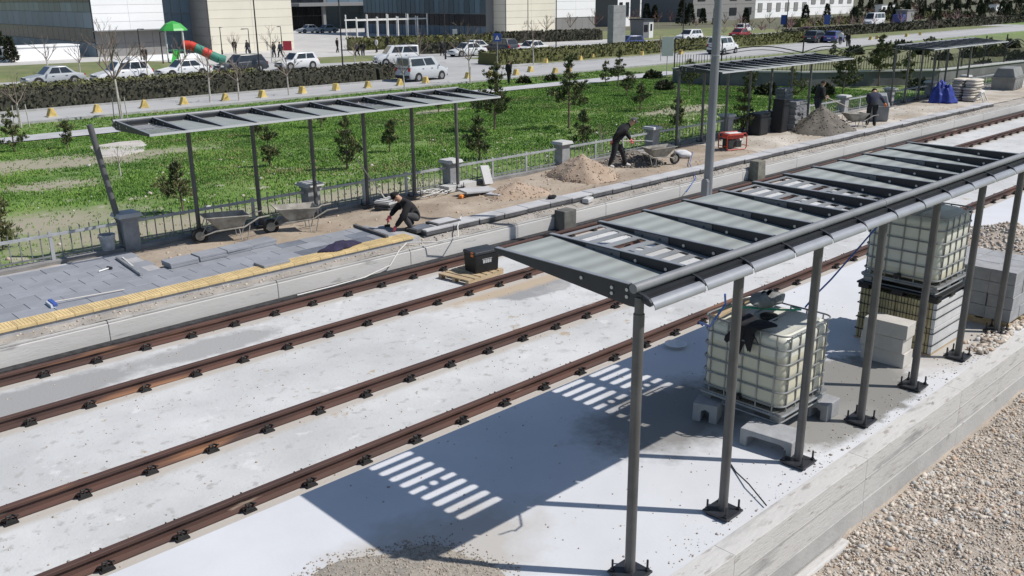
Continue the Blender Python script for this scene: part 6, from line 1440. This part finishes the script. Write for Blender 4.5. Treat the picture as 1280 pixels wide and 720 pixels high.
# white block
Y2 = 112.0; xa, xb = colY(117, Y2), colY(206, Y2)
b2 = thing('office_building', 'windowless white clad building block at the upper left', 'building'); core(b2, xa + .02, xb, Y2 + .1, Y2 + 30)
clad(b2, 'y', xa, xb, Y2 + .1, 1.85, HT, 14, 2, M_wclad, gap=.025); clad(b2, 'y', xa, xb, Y2 + .1, ZG, 1.75, 2, 5, M_gry, gap=.03); MB().box2(xa - .2, xb + 2.5, Y2 - 1.2, Y2 + .1, 1.76, 1.84).build('ledge', M_core, b2)
# recess and cream block
Y4 = 108.0; xc, xd = colY(262, Y4), colY(366, Y4); y3 = colX(240, xc)
b3 = thing('office_building', 'narrow glass strip between the white and the cream blocks', 'building'); core(b3, xb + .05, xc - .05, y3 + .1, y3 + 20); clad(b3, 'y', xb + .1, xc - .05, y3 + .1, ZG, HT, 7, 3, M_gll, 'window', .08)
b4 = thing('office_building', 'cream clad building block left of the glass entrance', 'building'); core(b4, xc, xd, Y4 + .1, Y4 + 45)
clad(b4, 'y', xc, xd, Y4 + .1, ZG, HT, 16, 2, M_cclad, gap=.025); clad(b4, 'x', Y4 + .2, Y4 + 30, xc, ZG, HT, 16, 3, M_gry, gap=.03)  # left side is cream cladding too; its shade is painted in as grey
# entrance recess with flat canopy
Y6 = 172.0; xe, xf = colY(352, Y6), colY(476, Y6)
b5 = thing('office_building', 'recessed glass entrance with flat grey canopy', 'building'); core(b5, xe, xf, Y6 + .1, Y6 + 20)
clad(b5, 'y', xe, xe + (xf - xe) * .42, Y6 + .1, ZG, 12, 5, 8, M_gld, 'window', .1); clad(b5, 'y', xe + (xf - xe) * .45, xf, Y6 + .1, ZG, 12, 4, 5, M_gll, 'cladding_panel', .06)
MB().box2(xe - 1, xf + 4, Y6 - 9, Y6, 3.5, 4.1).build('canopy', M_core, b5)
for q in (.2, .62): MB().box2(xe + (xf - xe) * q, xe + (xf - xe) * q + .6, Y6 - 8, Y6 - 7.4, ZG, 3.5).build('column', M_core, b5)
# glass wing seen at the middle
X7 = 100.0; ya, yb_ = colX(607, X7), colX(455, X7)
b6 = thing('office_building', 'teal glass office wing in the middle of the upper edge', 'building'); core(b6, X7 + .1, X7 + 5, ya, yb_)
for z0, z1, m_, nm in ((ZG, .6, M_gll, 'spandrel'), (.6, 2.5, M_gld, 'window'), (2.5, 5.2, M_gl, 'window'), (5.2, 6.6, M_gld, 'window'), (6.6, 9.5, M_gl, 'window'), (9.5, HT, M_gll, 'spandrel')): clad(b6, 'x', ya, yb_, X7 + .1, z0, z1, 1, 26, m_, nm, .12)
# right cream block and white block
Y8 = 108.0; xg, xh = colY(633, Y8), colY(694, Y8)
b7 = thing('office_building', 'cream clad building block right of the glass wing', 'building'); core(b7, xg, xh, Y8 + .1, Y8 + 30); clad(b7, 'y', xg, xh, Y8 + .1, ZG, HT, 16, 2, M_cclad, gap=.03); clad(b7, 'x', Y8 + .2, Y8 + 16, xg, ZG, HT, 16, 2, M_cclad, gap=.03)
Y9 = 116.0; xi, xj = colY(694, Y9), colY(744, Y9)
b8 = thing('office_building', 'white block with low annex right of the right cream block', 'building'); core(b8, xi, xj, Y9 + .1, Y9 + 25); clad(b8, 'y', xi, xj, Y9 + .1, 1.4, HT, 10, 2, M_wclad, gap=.03); clad(b8, 'y', xi, xj, Y9 + .1, ZG, 1.3, 1, 6, M_gry)
def far_block(label, px0, px1, Yc, h, m, rows, cols, win=None, dep=15):
    x0, x1 = colY(px0, Yc, 12), colY(px1, Yc, 12); t = thing('far_building', label, 'building'); core(t, x0, x1, Yc + .1, Yc + dep, h)
    clad(t, 'y', x0, x1, Yc + .1, ZG, h, rows, cols, m, gap=.06)
    if win:
        r_, c_, wm = win
        for i in range(r_):
            for j in range(c_):
                u = x0 + (x1 - x0) * (j + .5) / c_; z = ZG + (h - ZG) * (i + .62) / r_; MB().box((u, Yc - .06, z), ((x1 - x0) / c_ * .45, .1, (h - ZG) / r_ * .5)).build('window', wm, t)
    return t
far_block('tall grey building behind the budding trees', 733, 772, 135, 16, M_gry, 8, 2)
far_block('small white house behind the monument slab', 772, 788, 125, 4.4, M_wclad, 3, 1, (1, 2, M_gld))
far_block('long white building with two rows of windows behind the conifers', 800, 866, 170, 8.2, M_wclad, 5, 4, (4, 10, M_gry))
far_block('grey building with one small window left of the pole', 866, 944, 130, 16, M_gry, 9, 3, (5, 4, M_gld))
far_block('white columned building right of the pole, left part', 944, 1010, 135, 12, M_wclad, 6, 4, (3, 6, M_gry))
far_block('white columned building right of the pole, right part', 1010, 1066, 140, 7.2, M_wclad, 4, 4, (1, 5, M_gry))
P0, P1 = at(8, 77, -1.09), at(79, 76, -1.09)
tag(MB().box2(P0[0], P0[0] + 7.5, P0[1] - 1, P0[1] + 3, -1.1, .35).box2(P0[0] - .1, P0[0] + 7.6, P0[1] - 1.1, P0[1] + 3.1, .35, .45).build('low_wall', M_wclad), 'low white wall block in front of the left glass wing', 'wall')
tag(MB().box2(P0[0] + 9, P0[0] + 17, 101, 102, -1.1, -.6).build('low_wall', M_wclad), 'low white kerb wall below the windowless white block', 'wall')
for i, (px, py, w, h, lab) in enumerate(((1130, 30, 3.5, 2.2, 'pale box truck body at the top right beside the minibus'), (1105, 16, 9, 2.4, 'long low white shed at the top right'), (1245, 14, 7, 2.0, 'low white shed at the far top right corner'))):
    P = at(px, py, -1.09); t = thing('shed' if i else 'box_truck', lab, 'shed' if i else 'truck', tuple(P), 0)
    MB().box((0, 0, h / 2 + (.5 if not i else 0)), (w, 2.4, h)).build('body', M_wclad if i else M_gry, t, bevel=.05); MB().box((0, 0, h + (.55 if not i else .06)), (w + .3, 2.7, .12)).build('roof', M_gry, t)
    if not i:
        MB().box((-2.6, 0, 1.1), (1.6, 2.2, 1.7)).build('cab', Bl, t, bevel=.1)
        for sx in (-2.4, 1.2):
            for sy in (-1, 1): MB().cyl((sx, sy * 1.0, .45), (sx, sy * 1.2, .45), .45, n=14).build('wheel', M_tyre, t)
    else:
        for q in range(3): MB().box((-w / 3 + q * w / 3, -1.21, h * .55), (w * .15, .04, h * .4)).build('window', M_gld, t)

# ================================================================== PEOPLE IN THE DISTANCE
def stand(seed):
    r = random.Random(seed); s = r.uniform(.12, .28)
    return dict(pelvis=(0, 0, .93), chest=(.02, 0, 1.32), neck=(.03, 0, 1.48), headb=(.04, 0, 1.53), head=(.05, 0, 1.62), shL=(.0, .19, 1.38), elL=(-.06 + s * .3, .25, 1.10), wrL=(.06 + s * .4, .24, .88), shR=(.0, -.19, 1.38), elR=(-.02 - s * .4, -.25, 1.10), wrR=(.04 - s * .2, -.24, .88),
                hipL=(0, .10, .87), knL=(s * .7, .11, .48), anL=(s * .7, .11, .09), toL=(s * .7 + .16, .12, .045), hipR=(0, -.10, .87), knR=(-s * .3, -.11, .48), anR=(-s, -.11, .09), toR=(-s + .16, -.12, .045), look=(1, 0, 0))
M_red2 = mat('red_cloth', (.3, .03, .03), .9); M_wcl = mat('white_cloth', (.55, .55, .55), .9); M_tan = mat('tan_cloth', (.3, .24, .17), .9)
PP = [(620, 107, M_wcl, M_blk2, 'walker with pale top, left of the pair on the footpath', .2), (636, 105, M_blk, M_blk2, 'walker in black, right of the pair on the footpath', .2), (447, 72, M_blk2, M_blk, 'left of the two people at the kerb by the white van', 2), (454, 72, M_blk, M_jean, 'right of the two people at the kerb by the white van', 1),
      (471, 66, M_wcl, M_blk, 'person in pale top behind the white van', 3), (485, 62, M_blk2, M_jean, 'person in dark clothes behind the white van', 0), (422, 66, M_blk, M_blk2, 'person in black standing on the paving left of the pergola', 0), (553, 70, M_blk2, M_blk, 'person beside the tall lamp post below the glass front', 1.5), (294, 68, M_blk, M_blk2, 'person standing in front of the cream building, left', 1),
      (310, 69, M_blk2, M_navy, 'person standing in front of the cream building, middle', 2), (182, 80, M_blk2, M_blk, 'person by the short lamp before the white building', 1), (655, 46, M_blk, M_blk, 'person on the hedge path at the right cream building', 1), (1059, 59, M_blk, M_blk2, 'walker in black coat at the top right road', .3), (1050, 56, M_wcl, M_jean, 'walker in pale top beside the one in black coat', .3),
      (343, 72, M_blk2, M_jean, 'person left of the red board before the cream building', 2), (351, 72, M_navy, M_blk, 'person nearest the red board before the cream building', 2)]
for i, (px, py, s_, tr2, lab, rz) in enumerate(PP):
    P = att(px, py); person(lab, (P[0], P[1], P[2] + .01), rz, stand(i), s_, tr2, M_dshoe, None, None, 1, 'people in the distance')
